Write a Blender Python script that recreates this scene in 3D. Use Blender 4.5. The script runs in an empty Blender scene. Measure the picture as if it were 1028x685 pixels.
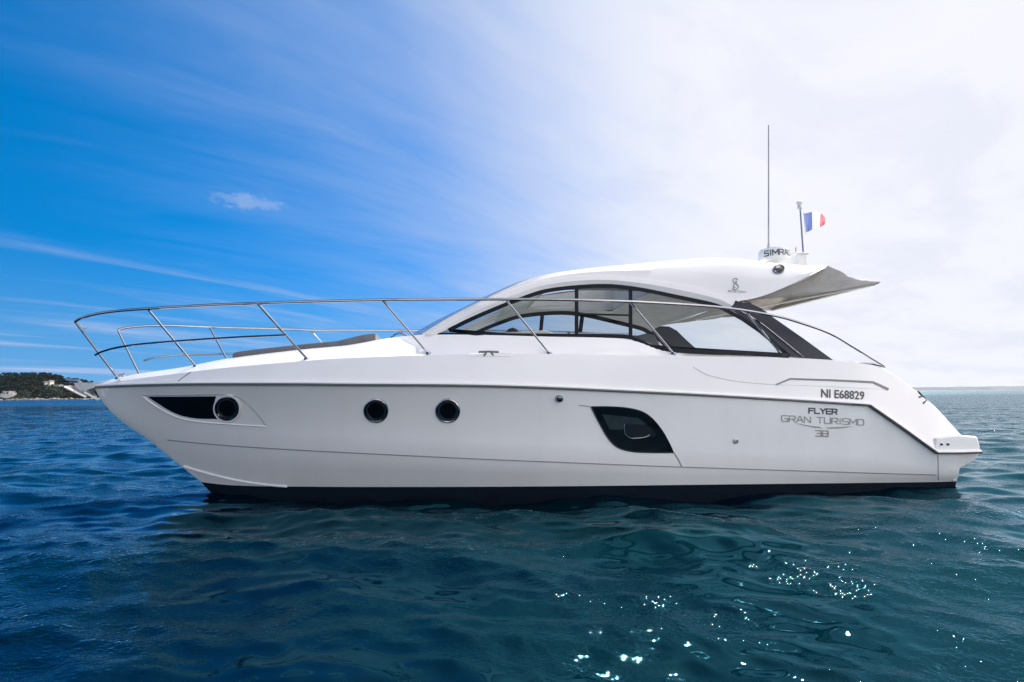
import bpy, bmesh, math, random
import numpy as np
from mathutils import Vector, Matrix
from mathutils.bvhtree import BVHTree

random.seed(7); rng = np.random.default_rng(11)
S = bpy.context.scene
COL = S.collection
R = math.radians

# ------------------------------------------------------------------ camera
FPX, EYE, YAW = 530.0, 1.3, R(8.0)           # focal length in photo pixels, eye height, heading of the yacht
PITCH, ROLL = math.atan(53.5 / FPX), math.atan(8.5 / 930)
FW = np.array([0, math.cos(PITCH), math.sin(PITCH)])
UP0 = np.cross([1.0, 0, 0], FW)
RT = np.array([1.0, 0, 0]) * math.cos(ROLL) - UP0 * math.sin(ROLL)
UPV = UP0 * math.cos(ROLL) + np.array([1.0, 0, 0]) * math.sin(ROLL)
CAM = np.array([0, 0, EYE])
cd = bpy.data.cameras.new('camera'); cam = bpy.data.objects.new('camera', cd); COL.objects.link(cam)
cd.sensor_width = 36; cd.lens = 36 * FPX / 1028; cd.clip_start = 0.05; cd.clip_end = 80000
m = Matrix.Identity(4)
for i in range(3):
    m[i][0], m[i][1], m[i][2], m[i][3] = RT[i], UPV[i], -FW[i], CAM[i]
cam.matrix_world = m
S.camera = cam

# ------------------------------------------------------------------ sky and sun
SUN_AZ, SUN_EL = R(30), R(47)                # azimuth from +Y towards +X
SUN_DIR = Vector((math.sin(SUN_AZ) * math.cos(SUN_EL), math.cos(SUN_AZ) * math.cos(SUN_EL), math.sin(SUN_EL)))
S.view_settings.view_transform = 'Standard'; S.view_settings.look = 'None'
S.view_settings.exposure = 0.85; S.view_settings.gamma = 1.0; S.view_settings.use_curve_mapping = False
S.render.engine = 'CYCLES'
S.cycles.use_denoising = True; S.cycles.denoising_prefilter = 'NONE'
S.cycles.max_bounces = 10; S.cycles.transparent_max_bounces = 16
S.cycles.sample_clamp_indirect = 6.0

w = bpy.data.worlds.new('World'); S.world = w; w.use_nodes = True
nt = w.node_tree; nt.nodes.clear()
def N(tree, t, **kw):
    n = tree.nodes.new(t)
    for k, v in kw.items(): setattr(n, k, v)
    return n
def MATH(tree, op, a, b=None, clamp=False):
    n = tree.nodes.new('ShaderNodeMath'); n.operation = op; n.use_clamp = clamp
    for i, v in enumerate((a, b)):
        if v is None: continue
        if isinstance(v, (int, float)): n.inputs[i].default_value = v
        else: tree.links.new(v, n.inputs[i])
    return n.outputs[0]
def SMOOTH(tree, v, lo, hi, a=0.0, b=1.0):
    n = tree.nodes.new('ShaderNodeMapRange'); n.interpolation_type = 'SMOOTHSTEP'
    tree.links.new(v, n.inputs[0])
    for i, x in zip((1, 2, 3, 4), (lo, hi, a, b)): n.inputs[i].default_value = x
    return n.outputs[0]
def MIXC(tree, f, a, b, mode='MIX'):
    n = tree.nodes.new('ShaderNodeMix'); n.data_type = 'RGBA'; n.blend_type = mode
    for i, v in ((0, f), (6, a), (7, b)):
        if isinstance(v, (int, float)): n.inputs[i].default_value = v
        elif isinstance(v, tuple): n.inputs[i].default_value = v + (1.0,) if len(v) == 3 else v
        else: tree.links.new(v, n.inputs[i])
    return n.outputs[2]
def NOISE(tree, vec, scale, detail=4, rough=0.55, dist=0.0):
    n = tree.nodes.new('ShaderNodeTexNoise'); n.inputs['Scale'].default_value = scale
    n.inputs['Detail'].default_value = detail; n.inputs['Roughness'].default_value = rough; n.inputs['Distortion'].default_value = dist
    if vec is not None: tree.links.new(vec, n.inputs['Vector'])
    return n.outputs[0]
def MAPPING(tree, vec, loc=(0, 0, 0), rot=(0, 0, 0), scale=(1, 1, 1), kind='POINT'):
    n = tree.nodes.new('ShaderNodeMapping'); tree.links.new(vec, n.inputs[0]); n.vector_type = kind
    n.inputs[1].default_value = loc; n.inputs[2].default_value = rot; n.inputs[3].default_value = scale
    return n.outputs[0]

sky = N(nt, 'ShaderNodeTexSky', sky_type='NISHITA'); sky.sun_disc = False
sky.sun_elevation = SUN_EL; sky.sun_rotation = SUN_AZ
sky.air_density = 1.0; sky.dust_density = 0.6; sky.ozone_density = 2.5; sky.altitude = 0
hs = N(nt, 'ShaderNodeHueSaturation'); hs.inputs['Saturation'].default_value = 1.72; hs.inputs['Value'].default_value = 1.05
nt.links.new(sky.outputs[0], hs.inputs['Color'])
tc = N(nt, 'ShaderNodeTexCoord')
D = tc.outputs['Generated']
sep = N(nt, 'ShaderNodeSeparateXYZ'); nt.links.new(D, sep.inputs[0])
# the clear air low over the sea keeps the blue of the sky a little higher up
lift = N(nt, 'ShaderNodeCombineXYZ'); nt.links.new(sep.outputs[0], lift.inputs[0]); nt.links.new(sep.outputs[1], lift.inputs[1])
nt.links.new(MATH(nt, 'ADD', MATH(nt, 'MULTIPLY', MATH(nt, 'MAXIMUM', sep.outputs[2], 0.0), 0.85), 0.22), lift.inputs[2])
nrm = N(nt, 'ShaderNodeVectorMath', operation='NORMALIZE'); nt.links.new(lift.outputs[0], nrm.inputs[0]); nt.links.new(nrm.outputs[0], sky.inputs[0])
# a flat cloud layer: direction divided by its height above the horizon
zc = MATH(nt, 'ADD', MATH(nt, 'MAXIMUM', sep.outputs[2], 0.0), 0.16)
comb = N(nt, 'ShaderNodeCombineXYZ')
nt.links.new(MATH(nt, 'DIVIDE', sep.outputs[0], zc), comb.inputs[0]); nt.links.new(MATH(nt, 'DIVIDE', sep.outputs[1], zc), comb.inputs[1])
P = comb.outputs[0]
def DOTP(vec):
    n = N(nt, 'ShaderNodeVectorMath', operation='DOT_PRODUCT'); nt.links.new(D, n.inputs[0]); n.inputs[1].default_value = vec
    return n.outputs['Value']
veil_n = NOISE(nt, MAPPING(nt, P, rot=(0, 0, R(36)), scale=(1.7, 0.75, 1), kind='TEXTURE'), 1.1, 6, 0.6, 0.5)
fine_n = NOISE(nt, MAPPING(nt, P, loc=(3, 1, 0), rot=(0, 0, R(40)), scale=(1.5, 0.34, 1), kind='TEXTURE'), 1.5, 9, 0.62, 0.9)
v = MATH(nt, 'ADD', DOTP((0.85, 0.0, 0.35)), MATH(nt, 'MULTIPLY', MATH(nt, 'SUBTRACT', veil_n, 0.5), 0.55))
v = MATH(nt, 'ADD', v, MATH(nt, 'MULTIPLY', MATH(nt, 'SUBTRACT', fine_n, 0.5), 0.38))
veil = SMOOTH(nt, v, -0.45, 0.46, 0.0, 0.96)
# thin streaks low on the left
st_n = NOISE(nt, MAPPING(nt, P, loc=(1.7, 0.4, 0), rot=(0, 0, R(47)), scale=(3.4, 0.42, 1), kind='TEXTURE'), 1.1, 7, 0.58, 0.5)
st = MATH(nt, 'MULTIPLY', SMOOTH(nt, st_n, 0.47, 0.72, 0, 0.78), SMOOTH(nt, sep.outputs[2], 0.36, 0.06))
# one small ragged cloud on the left
pd = N(nt, 'ShaderNodeVectorMath', operation='SUBTRACT'); nt.links.new(D, pd.inputs[0]); pd.inputs[1].default_value = tuple(Vector(FW * FPX + RT * (250 - 514) - UPV * (203 - 342.5)).normalized())
pm = N(nt, 'ShaderNodeVectorMath', operation='LENGTH'); nt.links.new(MAPPING(nt, pd.outputs[0], scale=(15.0, 15.0, 60.0)), pm.inputs[0])
puff = MATH(nt, 'MULTIPLY', SMOOTH(nt, MATH(nt, 'ADD', pm.outputs['Value'], MATH(nt, 'MULTIPLY', MATH(nt, 'SUBTRACT', NOISE(nt, MAPPING(nt, D, scale=(1, 1, 2.2)), 34.0, 6, 0.65), 0.5), 2.2)), 1.15, 0.25), 0.5)
cl = MATH(nt, 'MAXIMUM', MATH(nt, 'MAXIMUM', veil, st), puff)
toward = SMOOTH(nt, sep.outputs[0], -0.30, 0.42)
cloud_col = MIXC(nt, toward, (2.8, 3.7, 5.6), (6.35, 6.35, 6.7))
cloud_col = MIXC(nt, SMOOTH(nt, sep.outputs[0], 0.69, 0.84), cloud_col, (21.0, 20.6, 21.6))  # much brighter cloud added out of frame on the right, for sheen on the water
mott = NOISE(nt, MAPPING(nt, P, loc=(2, 5, 0), rot=(0, 0, R(36)), scale=(1.3, 0.8, 1), kind='TEXTURE'), 2.2, 6, 0.6, 0.3)
cloud_col = MIXC(nt, MATH(nt, 'MULTIPLY', SMOOTH(nt, mott, 0.42, 0.66), 0.26), cloud_col, (3.9, 4.3, 5.7))
# extra brightness added to the veil above the frame, to silver the water
added_glow = MATH(nt, 'MULTIPLY', SMOOTH(nt, sep.outputs[2], 0.60, 0.80), SMOOTH(nt, sep.outputs[0], 0.05, 0.45))
cloud_col = MIXC(nt, added_glow, cloud_col, (18.0, 17.6, 17.6))
low_air = MATH(nt, 'MULTIPLY', SMOOTH(nt, sep.outputs[2], 0.25, -0.02), 0.72)
skyc = MIXC(nt, low_air, hs.outputs[0], (1.25, 2.85, 4.8))
skyc = MIXC(nt, cl, skyc, cloud_col)
# bright cloud banks added unseen behind the camera, to light the hull side
back_fill_n = NOISE(nt, MAPPING(nt, P, loc=(5, 2, 0)), 1.3, 6, 0.6, 0.3)
back = MATH(nt, 'MULTIPLY', MATH(nt, 'MULTIPLY', SMOOTH(nt, sep.outputs[1], 0.05, -0.45), SMOOTH(nt, sep.outputs[2], 0.52, 0.14)), SMOOTH(nt, back_fill_n, 0.36, 0.58, 0.25, 1.0))
back_fill_col = MIXC(nt, SMOOTH(nt, sep.outputs[0], -0.7, 0.6), (7.0, 7.6, 8.6), (23.0, 20.8, 19.6))
skyc = MIXC(nt, back, skyc, back_fill_col)
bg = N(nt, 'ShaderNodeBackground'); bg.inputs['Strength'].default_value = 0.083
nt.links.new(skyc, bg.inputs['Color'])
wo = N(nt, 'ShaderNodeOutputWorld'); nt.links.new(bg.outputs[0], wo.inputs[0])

sl = bpy.data.lights.new('sun', 'SUN'); sun = bpy.data.objects.new('sun', sl); COL.objects.link(sun)
sl.energy = 4.6; sl.angle = R(0.53); sl.color = (1.0, 0.95, 0.87)
sun.rotation_euler = SUN_DIR.to_track_quat('Z', 'Y').to_euler()

# ------------------------------------------------------------------ helpers: materials
def mat(name, color, rough=0.5, metal=0.0, vary=0.0, vscale=6.0, bump=0.0, bscale=40.0, coat=0.0, spec=0.5, stretch=(1, 1, 1), color2=None):
    M = bpy.data.materials.new(name); M.use_nodes = True
    t = M.node_tree; b = t.nodes['Principled BSDF']
    b.inputs['Base Color'].default_value = color + (1,); b.inputs['Roughness'].default_value = rough
    b.inputs['Metallic'].default_value = metal; b.inputs['Coat Weight'].default_value = coat; b.inputs['Coat Roughness'].default_value = 0.06
    b.inputs['Specular IOR Level'].default_value = spec
    c = t.nodes.new('ShaderNodeTexCoord')
    if vary or color2:
        vec = MAPPING(t, c.outputs['Object'], scale=stretch)
        n = NOISE(t, vec, vscale, 6, 0.6, 0.3)
        c2 = color2 or tuple(x * (1 - vary) for x in color)
        t.links.new(MIXC(t, SMOOTH(t, n, 0.38, 0.68), color, c2), b.inputs['Base Color'])
        r = t.nodes.new('ShaderNodeMapRange'); t.links.new(n, r.inputs[0]); r.inputs[3].default_value = max(rough * 0.75, 0.02); r.inputs[4].default_value = min(rough * 1.3, 1)
        t.links.new(r.outputs[0], b.inputs['Roughness'])
    if bump:
        n2 = NOISE(t, MAPPING(t, c.outputs['Object'], scale=stretch), bscale, 5, 0.6)
        bp = t.nodes.new('ShaderNodeBump'); bp.inputs['Strength'].default_value = bump; bp.inputs['Distance'].default_value = 0.02
        t.links.new(n2, bp.inputs['Height']); t.links.new(bp.outputs[0], b.inputs['Normal'])
    return M
def glass(name, tint, refl=0.06):
    M = bpy.data.materials.new(name); M.use_nodes = True; t = M.node_tree; t.nodes.clear()
    tr = N(t, 'ShaderNodeBsdfTransparent'); tr.inputs[0].default_value = tint + (1,)
    gl = N(t, 'ShaderNodeBsdfGlossy'); gl.inputs['Roughness'].default_value = 0.015
    lw = N(t, 'ShaderNodeLayerWeight'); lw.inputs[0].default_value = 0.5
    f = MATH(t, 'ADD', MATH(t, 'MULTIPLY', MATH(t, 'POWER', lw.outputs['Facing'], 4.0), 0.85), refl, True)
    mx = N(t, 'ShaderNodeMixShader'); t.links.new(f, mx.inputs[0]); t.links.new(tr.outputs[0], mx.inputs[1]); t.links.new(gl.outputs[0], mx.inputs[2])
    o = N(t, 'ShaderNodeOutputMaterial'); t.links.new(mx.outputs[0], o.inputs[0])
    return M
def canvas(name, col):
    M = mat(name, col, 0.85, vary=0.16, vscale=4, bump=0.7, bscale=5)
    t = M.node_tree; b = t.nodes['Principled BSDF']; o = t.nodes['Material Output']
    tl = N(t, 'ShaderNodeBsdfTranslucent'); tl.inputs[0].default_value = (0.46, 0.41, 0.34, 1)
    mx = N(t, 'ShaderNodeMixShader'); mx.inputs[0].default_value = 0.30
    t.links.new(b.outputs[0], mx.inputs[1]); t.links.new(tl.outputs[0], mx.inputs[2]); t.links.new(mx.outputs[0], o.inputs[0])
    return M
def cloth(name, col):
    M = mat(name, col, 0.85, vary=0.08); t = M.node_tree
    tl = N(t, 'ShaderNodeBsdfTranslucent'); tl.inputs[0].default_value = col + (1,); mx = N(t, 'ShaderNodeMixShader'); mx.inputs[0].default_value = 0.5
    t.links.new(t.nodes['Principled BSDF'].outputs[0], mx.inputs[1]); t.links.new(tl.outputs[0], mx.inputs[2]); t.links.new(mx.outputs[0], t.nodes['Material Output'].inputs[0])
    return M
MT = dict(
    gel=mat('gelcoat_white', (0.82, 0.795, 0.78), 0.22, vary=0.035, vscale=1.4, coat=0.35),
    hullgel=mat('hull_gelcoat', (0.80, 0.785, 0.77), 0.15, vary=0.03, vscale=1.2, coat=0.5, stretch=(3, 1, 0.7)),
    liner=mat('headliner', (0.46, 0.46, 0.45), 0.8, vary=0.06, bump=0.1, bscale=60),
    boot=mat('antifouling_navy', (0.005, 0.010, 0.020), 0.6, spec=0.15, vary=0.35, vscale=3, stretch=(1, 1, 4), bump=0.1),
    steel=mat('stainless_steel', (0.29, 0.30, 0.33), 0.07, 1.0, vary=0.1, vscale=12),
    dullsteel=mat('brushed_steel', (0.42, 0.43, 0.45), 0.34, 1.0, vary=0.2, vscale=20),
    black=mat('black_rubber', (0.015, 0.016, 0.018), 0.5, vary=0.3),
    frame=mat('window_frame_black', (0.006, 0.010, 0.016), 0.35, vary=0.2, spec=0.15),
    panel=mat('smoked_panel', (0.035, 0.041, 0.053), 0.3, vary=0.12, vscale=3, spec=0.2),
    darkglass=mat('dark_port_glass', (0.003, 0.006, 0.010), 0.06, vary=0.3, vscale=3, spec=0.15),
    glass=glass('tinted_glass', (0.74, 0.78, 0.79), 0.02),
    screen=glass('windscreen_glass', (0.70, 0.79, 0.86), 0.08),
    canvas=canvas('grey_canvas', (0.50, 0.485, 0.465)),
    pad=mat('grey_cushion', (0.135, 0.138, 0.147), 0.75, vary=0.15, bump=0.2, bscale=30),
    letter=mat('dark_lettering', (0.035, 0.037, 0.042), 0.35, vary=0.1),
    silver=mat('silver_lettering', (0.32, 0.31, 0.31), 0.35, 0.3, vary=0.1),
    greyline=mat('grey_line', (0.16, 0.165, 0.17), 0.4, vary=0.1),
    seam=mat('seam_line', (0.30, 0.30, 0.31), 0.4, vary=0.1),
    faint=mat('faint_seam', (0.52, 0.51, 0.51), 0.4, vary=0.05),
    plastic=mat('white_plastic', (0.78, 0.78, 0.76), 0.35, vary=0.05),
    blue=cloth('flag_blue', (0.15, 0.20, 0.45)), white=cloth('flag_white', (0.85, 0.85, 0.85)), red=cloth('flag_red', (0.70, 0.19, 0.22)),
    stub=mat('red_plastic', (0.55, 0.2, 0.2), 0.5),
    aerial=mat('grey_aerial', (0.40, 0.40, 0.44), 0.5, vary=0.1),
    rope=mat('rope', (0.6, 0.58, 0.52), 0.8, vary=0.2),
)

# ------------------------------------------------------------------ helpers: photo pixel -> yacht coordinates (x forward, y to port, z up)
YF = np.array([-math.cos(YAW), -math.sin(YAW), 0]); YP = np.array([math.sin(YAW), -math.cos(YAW), 0]); YZ = np.array([0, 0, 1.0])
def ray(px, py): return FW * FPX + RT * (px - 514) - UPV * (py - 342.5)
_d = ray(965, 497); YO = CAM + _d * (-EYE / _d[2]) - 1.65 * YP; YO[2] = 0.0
def plane(px, py, yb):
    d = ray(px, py); t = (yb - (CAM - YO) @ YP) / (d @ YP)
    q = CAM + d * t - YO
    return q @ YF, q[2]
def solve(px, py, fun, y0=1.0):
    yb = y0
    for _ in range(50):
        xb, zb = plane(px, py, yb); yb = 0.6 * yb + 0.4 * fun(xb, zb)
    return (xb, yb, zb)
def at(px, py, yb):
    x, z = plane(px, py, yb); return (x, yb, z)
ROT = np.stack([YF, YP, YZ])                 # world -> yacht
CAMB = Vector(ROT @ (CAM - YO))
def hit(px, py, bvh, off=0.0):
    d = Vector(ROT @ ray(px, py)).normalized()
    loc, nor, _, _ = bvh.ray_cast(CAMB, d)
    if loc is None: return None
    if nor.dot(d) > 0: nor = -nor
    return loc + nor * off
def hitf(px, py, bvh, off, yb):
    h = hit(px, py, bvh, off)
    return h if h is not None else Vector(at(px, py, yb))

# ------------------------------------------------------------------ helpers: meshes
class MB:
    def __init__(s): s.v = []; s.f = []; s.mi = []; s.m = 0
    def add(s, vs, fs):
        o = len(s.v); s.v += [tuple(map(float, p)) for p in vs]
        for f in fs: s.f.append(tuple(i + o for i in f)); s.mi.append(s.m)
    def grid(s, rows, close_u=False, close_v=False):
        n, k = len(rows), len(rows[0]); fs = []
        for i in range(n - 1 + (1 if close_u else 0)):
            for j in range(k - 1 + (1 if close_v else 0)):
                a, b = i, (i + 1) % n; c, d = j, (j + 1) % k
                fs.append((a * k + c, b * k + c, b * k + d, a * k + d))
        s.add([p for r in rows for p in r], fs)
    def mirror(s):
        n = len(s.v); s.v += [(x, -y, z) for x, y, z in s.v]
        for f, mi in list(zip(s.f, s.mi)): s.f.append(tuple(i + n for i in reversed(f))); s.mi.append(mi)
        return s
    def tube(s, pts, r, seg=10, caps=True, r2=None):
        pts = [Vector(p) for p in pts]; rows = []; n = len(pts)
        up = None
        for i, p in enumerate(pts):
            t = (pts[min(i + 1, n - 1)] - pts[max(i - 1, 0)]).normalized()
            if up is None:
                up = Vector((0, 0, 1)) if abs(t.z) < 0.9 else Vector((1, 0, 0))
            a = (up - t * up.dot(t)).normalized(); b = t.cross(a); up = a
            rr = r if r2 is None else r + (r2 - r) * i / (n - 1)
            rows.append([p + a * (rr * math.cos(q)) + b * (rr * math.sin(q)) for q in [2 * math.pi * k / seg for k in range(seg)]])
        s.grid(rows, close_v=True)
        if caps:
            s.add(rows[0], [tuple(range(seg))]); s.add(rows[-1], [tuple(range(seg))])
    def slab(s, outer, inner):
        """closed prism between two matching rings"""
        n = len(outer)
        s.add(list(outer) + list(inner), [tuple(range(n)), tuple(range(2 * n - 1, n - 1, -1))] + [(i, (i + 1) % n, n + (i + 1) % n, n + i) for i in range(n)])
    def box(s, c, e, rot=None):
        vs = [Vector((sx * e[0] / 2, sy * e[1] / 2, sz * e[2] / 2)) for sx in (-1, 1) for sy in (-1, 1) for sz in (-1, 1)]
        if rot is not None: vs = [rot @ q for q in vs]
        s.add([q + Vector(c) for q in vs], [(0, 1, 3, 2), (4, 6, 7, 5), (0, 4, 5, 1), (2, 3, 7, 6), (0, 2, 6, 4), (1, 5, 7, 3)])
    def lathe(s, c, prof, seg=32):
        rows = [[(c[0] + r * math.cos(q), c[1] + r * math.sin(q), c[2] + z) for q in [2 * math.pi * k / seg for k in range(seg)]] for r, z in prof]
        s.grid(rows, close_v=True)
    def bvh(s): return BVHTree.FromPolygons([Vector(p) for p in s.v], s.f, all_triangles=False)
    def build(s, name, material, parent=None, smooth=True, bevel=0.0, angle=35):
        me = bpy.data.meshes.new(name); me.from_pydata(s.v, [], s.f); me.update()
        bm = bmesh.new(); bm.from_mesh(me)
        bmesh.ops.remove_doubles(bm, verts=bm.verts, dist=1e-5)
        bmesh.ops.dissolve_degenerate(bm, edges=bm.edges, dist=1e-6)
        bmesh.ops.recalc_face_normals(bm, faces=bm.faces)
        if smooth:
            for f in bm.faces: f.smooth = True
            for e in bm.edges:
                if len(e.link_faces) == 2 and e.calc_face_angle(0) > R(angle): e.smooth = False
        bm.to_mesh(me); bm.free()
        for mm in (material if isinstance(material, (list, tuple)) else [material]): me.materials.append(mm)
        if isinstance(material, (list, tuple)) and len(me.polygons) == len(s.mi):
            for p, mi in zip(me.polygons, s.mi): p.material_index = mi
        o = bpy.data.objects.new(name, me); COL.objects.link(o)
        if parent is not None: o.parent = parent
        if bevel:
            b = o.modifiers.new('bevel', 'BEVEL'); b.width = bevel; b.segments = 2; b.limit_method = 'ANGLE'; b.angle_limit = R(40)
        return o
def tag(o, label=None, cat=None, group=None, kind=None):
    for k, v in (('label', label), ('category', cat), ('group', group), ('kind', kind)):
        if v: o[k] = v
    return o
def empty(name, parent=None, loc=(0, 0, 0)):
    o = bpy.data.objects.new(name, None); COL.objects.link(o); o.location = loc; o.empty_display_size = 0.2
    if parent is not None: o.parent = parent
    return o
def crom(pts, k=8, corners=()):
    """Catmull-Rom through points, k steps a segment; straight ends at corner indices"""
    pts = [np.array(p, float) for p in pts]; out = []; n = len(pts)
    for i in range(n - 1):
        p1, p2 = pts[i], pts[i + 1]
        p0 = pts[i - 1] if i > 0 and i not in corners else 2 * p1 - p2
        p3 = pts[i + 2] if i + 2 < n and (i + 1) not in corners else 2 * p2 - p1
        for j in range(k):
            t = j / k
            out.append(0.5 * (2 * p1 + (p2 - p0) * t + (2 * p0 - 5 * p1 + 4 * p2 - p3) * t * t + (3 * p1 - p0 - 3 * p2 + p3) * t ** 3))
    out.append(pts[-1]); return out
def sstep(x, a, b):
    t = min(max((x - a) / (b - a), 0), 1); return t * t * (3 - 2 * t)

# ================================================================== SEA
def waves():
    comps = []
    wind = R(255)
    for lam, n, slope in ((7.0, 6, 0.014), (4.0, 8, 0.022), (2.3, 12, 0.040), (1.3, 16, 0.062), (0.75, 24, 0.084), (0.42, 28, 0.092), (0.24, 28, 0.092), (0.15, 24, 0.068)):
        for _ in range(n):
            l = lam * math.exp(rng.uniform(-0.28, 0.28)); a = wind + rng.normal(0, 0.62)
            k = 2 * math.pi / l
            comps.append((l, k * math.cos(a), k * math.sin(a), slope * math.sqrt(2.0 / n) / k, rng.uniform(0, 6.283)))
    return comps
def sea():
    rad = [0.0, 0.35]
    r = 0.7
    while r < 70: rad.append(r); r *= 1.0062
    while r < 60000: rad.append(r); r *= 1.035
    th = list(np.arange(R(-64), R(64), 0.0036)) + list(np.linspace(R(64), R(296), 76)[:-1])
    rad = np.array(rad); th = np.array(th)
    Rr, Th = np.meshgrid(rad, th, indexing='ij')
    X = Rr * np.sin(Th); Y = Rr * np.cos(Th)
    Z = np.zeros_like(X); dX = np.zeros_like(X); dY = np.zeros_like(X)
    sp = Rr * 0.0066                                     # local ring spacing
    sp = np.where(Rr > 70, Rr * 0.036, sp)
    coarse = np.where((Th > R(64)), Rr * 0.055, 0); sp = np.maximum(sp, coarse)
    for l, kx, ky, a, ph in waves():
        q = np.clip((l / np.maximum(sp, 1e-3) - 2.6) / 3.0, 0, 1)
        arg = kx * X + ky * Y + ph
        Z += q * a * np.cos(arg); s_ = q * a * np.sin(arg) * 0.9; kk = math.hypot(kx, ky)
        dX -= s_ * kx / kk; dY -= s_ * ky / kk
    V = np.stack([X + dX, Y + dY, Z], -1).reshape(-1, 3)
    n, k = X.shape
    i = np.arange(n - 1)[:, None]; j = np.arange(k)[None, :]; j2 = (j + 1) % k
    F = np.stack([i * k + j, i * k + j2, (i + 1) * k + j2, (i + 1) * k + j], -1).reshape(-1, 4)
    me = bpy.data.meshes.new('sea')
    me.vertices.add(len(V)); me.vertices.foreach_set('co', V.ravel().astype(np.float32))
    me.loops.add(F.size); me.loops.foreach_set('vertex_index', F.ravel().astype(np.int32))
    me.polygons.add(len(F)); me.polygons.foreach_set('loop_start', np.arange(0, F.size, 4, dtype=np.int32))
    me.update(calc_edges=True); me.validate()
    me.polygons.foreach_set('use_smooth', np.ones(len(me.polygons), bool))
    M = bpy.data.materials.new('sea_water'); M.use_nodes = True; t = M.node_tree; b = t.nodes['Principled BSDF']
    c = t.nodes.new('ShaderNodeTexCoord'); O = c.outputs['Object']
    sx = N(t, 'ShaderNodeVectorMath', operation='LENGTH'); t.links.new(O, sx.inputs[0]); dist = sx.outputs['Value']
    patch = NOISE(t, MAPPING(t, O, scale=(0.3, 0.6, 1)), 0.5, 3)
    t.links.new(MIXC(t, SMOOTH(t, patch, 0.35, 0.7), (0.0001, 0.0050, 0.0135), (0.0001, 0.0110, 0.0150)), b.inputs['Base Color'])
    body = t.nodes.new('ShaderNodeBsdfDiffuse'); gl = t.nodes.new('ShaderNodeBsdfGlossy'); gl.distribution = 'BECKMANN'; fr = t.nodes.new('ShaderNodeFresnel'); fr.inputs[0].default_value = 1.333
    t.links.new(b.inputs['Base Color'].links[0].from_socket, body.inputs[0])
    t.links.new(SMOOTH(t, dist, 8.0, 260.0, 0.016, 0.36), gl.inputs['Roughness'])
    t.links.new(MIXC(t, SMOOTH(t, fr.outputs[0], 0.13, 0.62), (0.15, 0.60, 0.78), (0.86, 0.95, 1.0)), gl.inputs['Color'])
    mx = t.nodes.new('ShaderNodeMixShader'); t.links.new(fr.outputs[0], mx.inputs[0]); t.links.new(body.outputs[0], mx.inputs[1]); t.links.new(gl.outputs[0], mx.inputs[2])
    n1 = NOISE(t, MAPPING(t, O, rot=(0, 0, R(15)), scale=(0.9, 1.15, 1)), 8.0, 3, 0.55, 0.1)
    n2 = NOISE(t, MAPPING(t, O, rot=(0, 0, R(-10)), scale=(0.7, 1.5, 1)), 0.9, 4, 0.6, 0.2)
    n3 = NOISE(t, MAPPING(t, O, rot=(0, 0, R(5)), scale=(0.7, 1.4, 1)), 2.6, 3, 0.55, 0.15)
    wp = NOISE(t, MAPPING(t, O, scale=(0.6, 1.1, 1)), 0.8, 3, 0.55); breeze = MATH(t, 'MAXIMUM', SMOOTH(t, wp, 0.43, 0.66), SMOOTH(t, dist, 9, 26))
    h = MATH(t, 'ADD', MATH(t, 'MULTIPLY', n3, MATH(t, 'MULTIPLY', SMOOTH(t, dist, 9, 30), 0.09)), MATH(t, 'MULTIPLY', n1, MATH(t, 'MULTIPLY', breeze, 0.016)))
    h = MATH(t, 'ADD', h, MATH(t, 'MULTIPLY', n2, MATH(t, 'MULTIPLY', SMOOTH(t, dist, 10, 45), 0.22)))
    # capillary ripples, in patches where the breeze touches
    cap = NOISE(t, MAPPING(t, O, rot=(0, 0, R(-25)), scale=(1, 1.5, 1)), 26.0, 2, 0.5, 0.1)
    h = MATH(t, 'ADD', h, MATH(t, 'MULTIPLY', cap, MATH(t, 'MULTIPLY', SMOOTH(t, wp, 0.40, 0.58), 0.0088)))
    bp = N(t, 'ShaderNodeBump'); bp.inputs['Strength'].default_value = 1.0; bp.inputs['Distance'].default_value = 1.0
    t.links.new(h, bp.inputs['Height'])
    for q in (body, gl, fr): t.links.new(bp.outputs[0], q.inputs['Normal'])
    t.links.new(mx.outputs[0], t.nodes['Material Output'].inputs[0]); t.nodes.remove(b)
    me.materials.append(M)
    o = bpy.data.objects.new('sea', me); COL.objects.link(o)
    o.location.z = SEA_UP
    tag(o, kind='structure')
SEA_UP = 0.068
sea()

# ================================================================== YACHT
yacht = empty('motor_yacht', loc=tuple(YO)); yacht.rotation_euler = (0, 0, math.atan2(YF[1], YF[0]))
tag(yacht, 'white motor yacht with navy boot stripe and hardtop lying at anchor', 'yacht')

LT = plane(94, 388, 0)[0]; LK = plane(147, 440, 0)[0]; LB = plane(201.5, 484, 0)[0]
def plan(x, B, L, x0, p, stern=0.96):
    if x <= x0: return B * (stern + (1 - stern) * sstep(x, -1.0, x0))
    t = min((x - x0) / (L - x0), 1.0); return B * (1 - t ** p)
bR = lambda x, z=0: plan(x, 1.78, LT + 0.004, 4.2, 2.7)
bK = lambda x, z=0: plan(x, 1.70, LK + 0.004, 3.8, 2.2)
bB = lambda x, z=0: plan(x, 1.62, LB + 0.004, 3.4, 2.0)
bN = lambda x, z=0: bR(x) * 0.965
bE = lambda x, z=0: bR(x) * 0.925
XW = [-0.6, 1.0, 4.0, 6.0, 6.8, 7.6, 9.0, 10.2, LT]; YWv = [1.42, 1.40, 1.29, 1.20, 1.06, 0.84, 0.55, 0.24, 0.0]
yW = lambda x, z=0: float(np.interp(x, XW, YWv))

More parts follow.
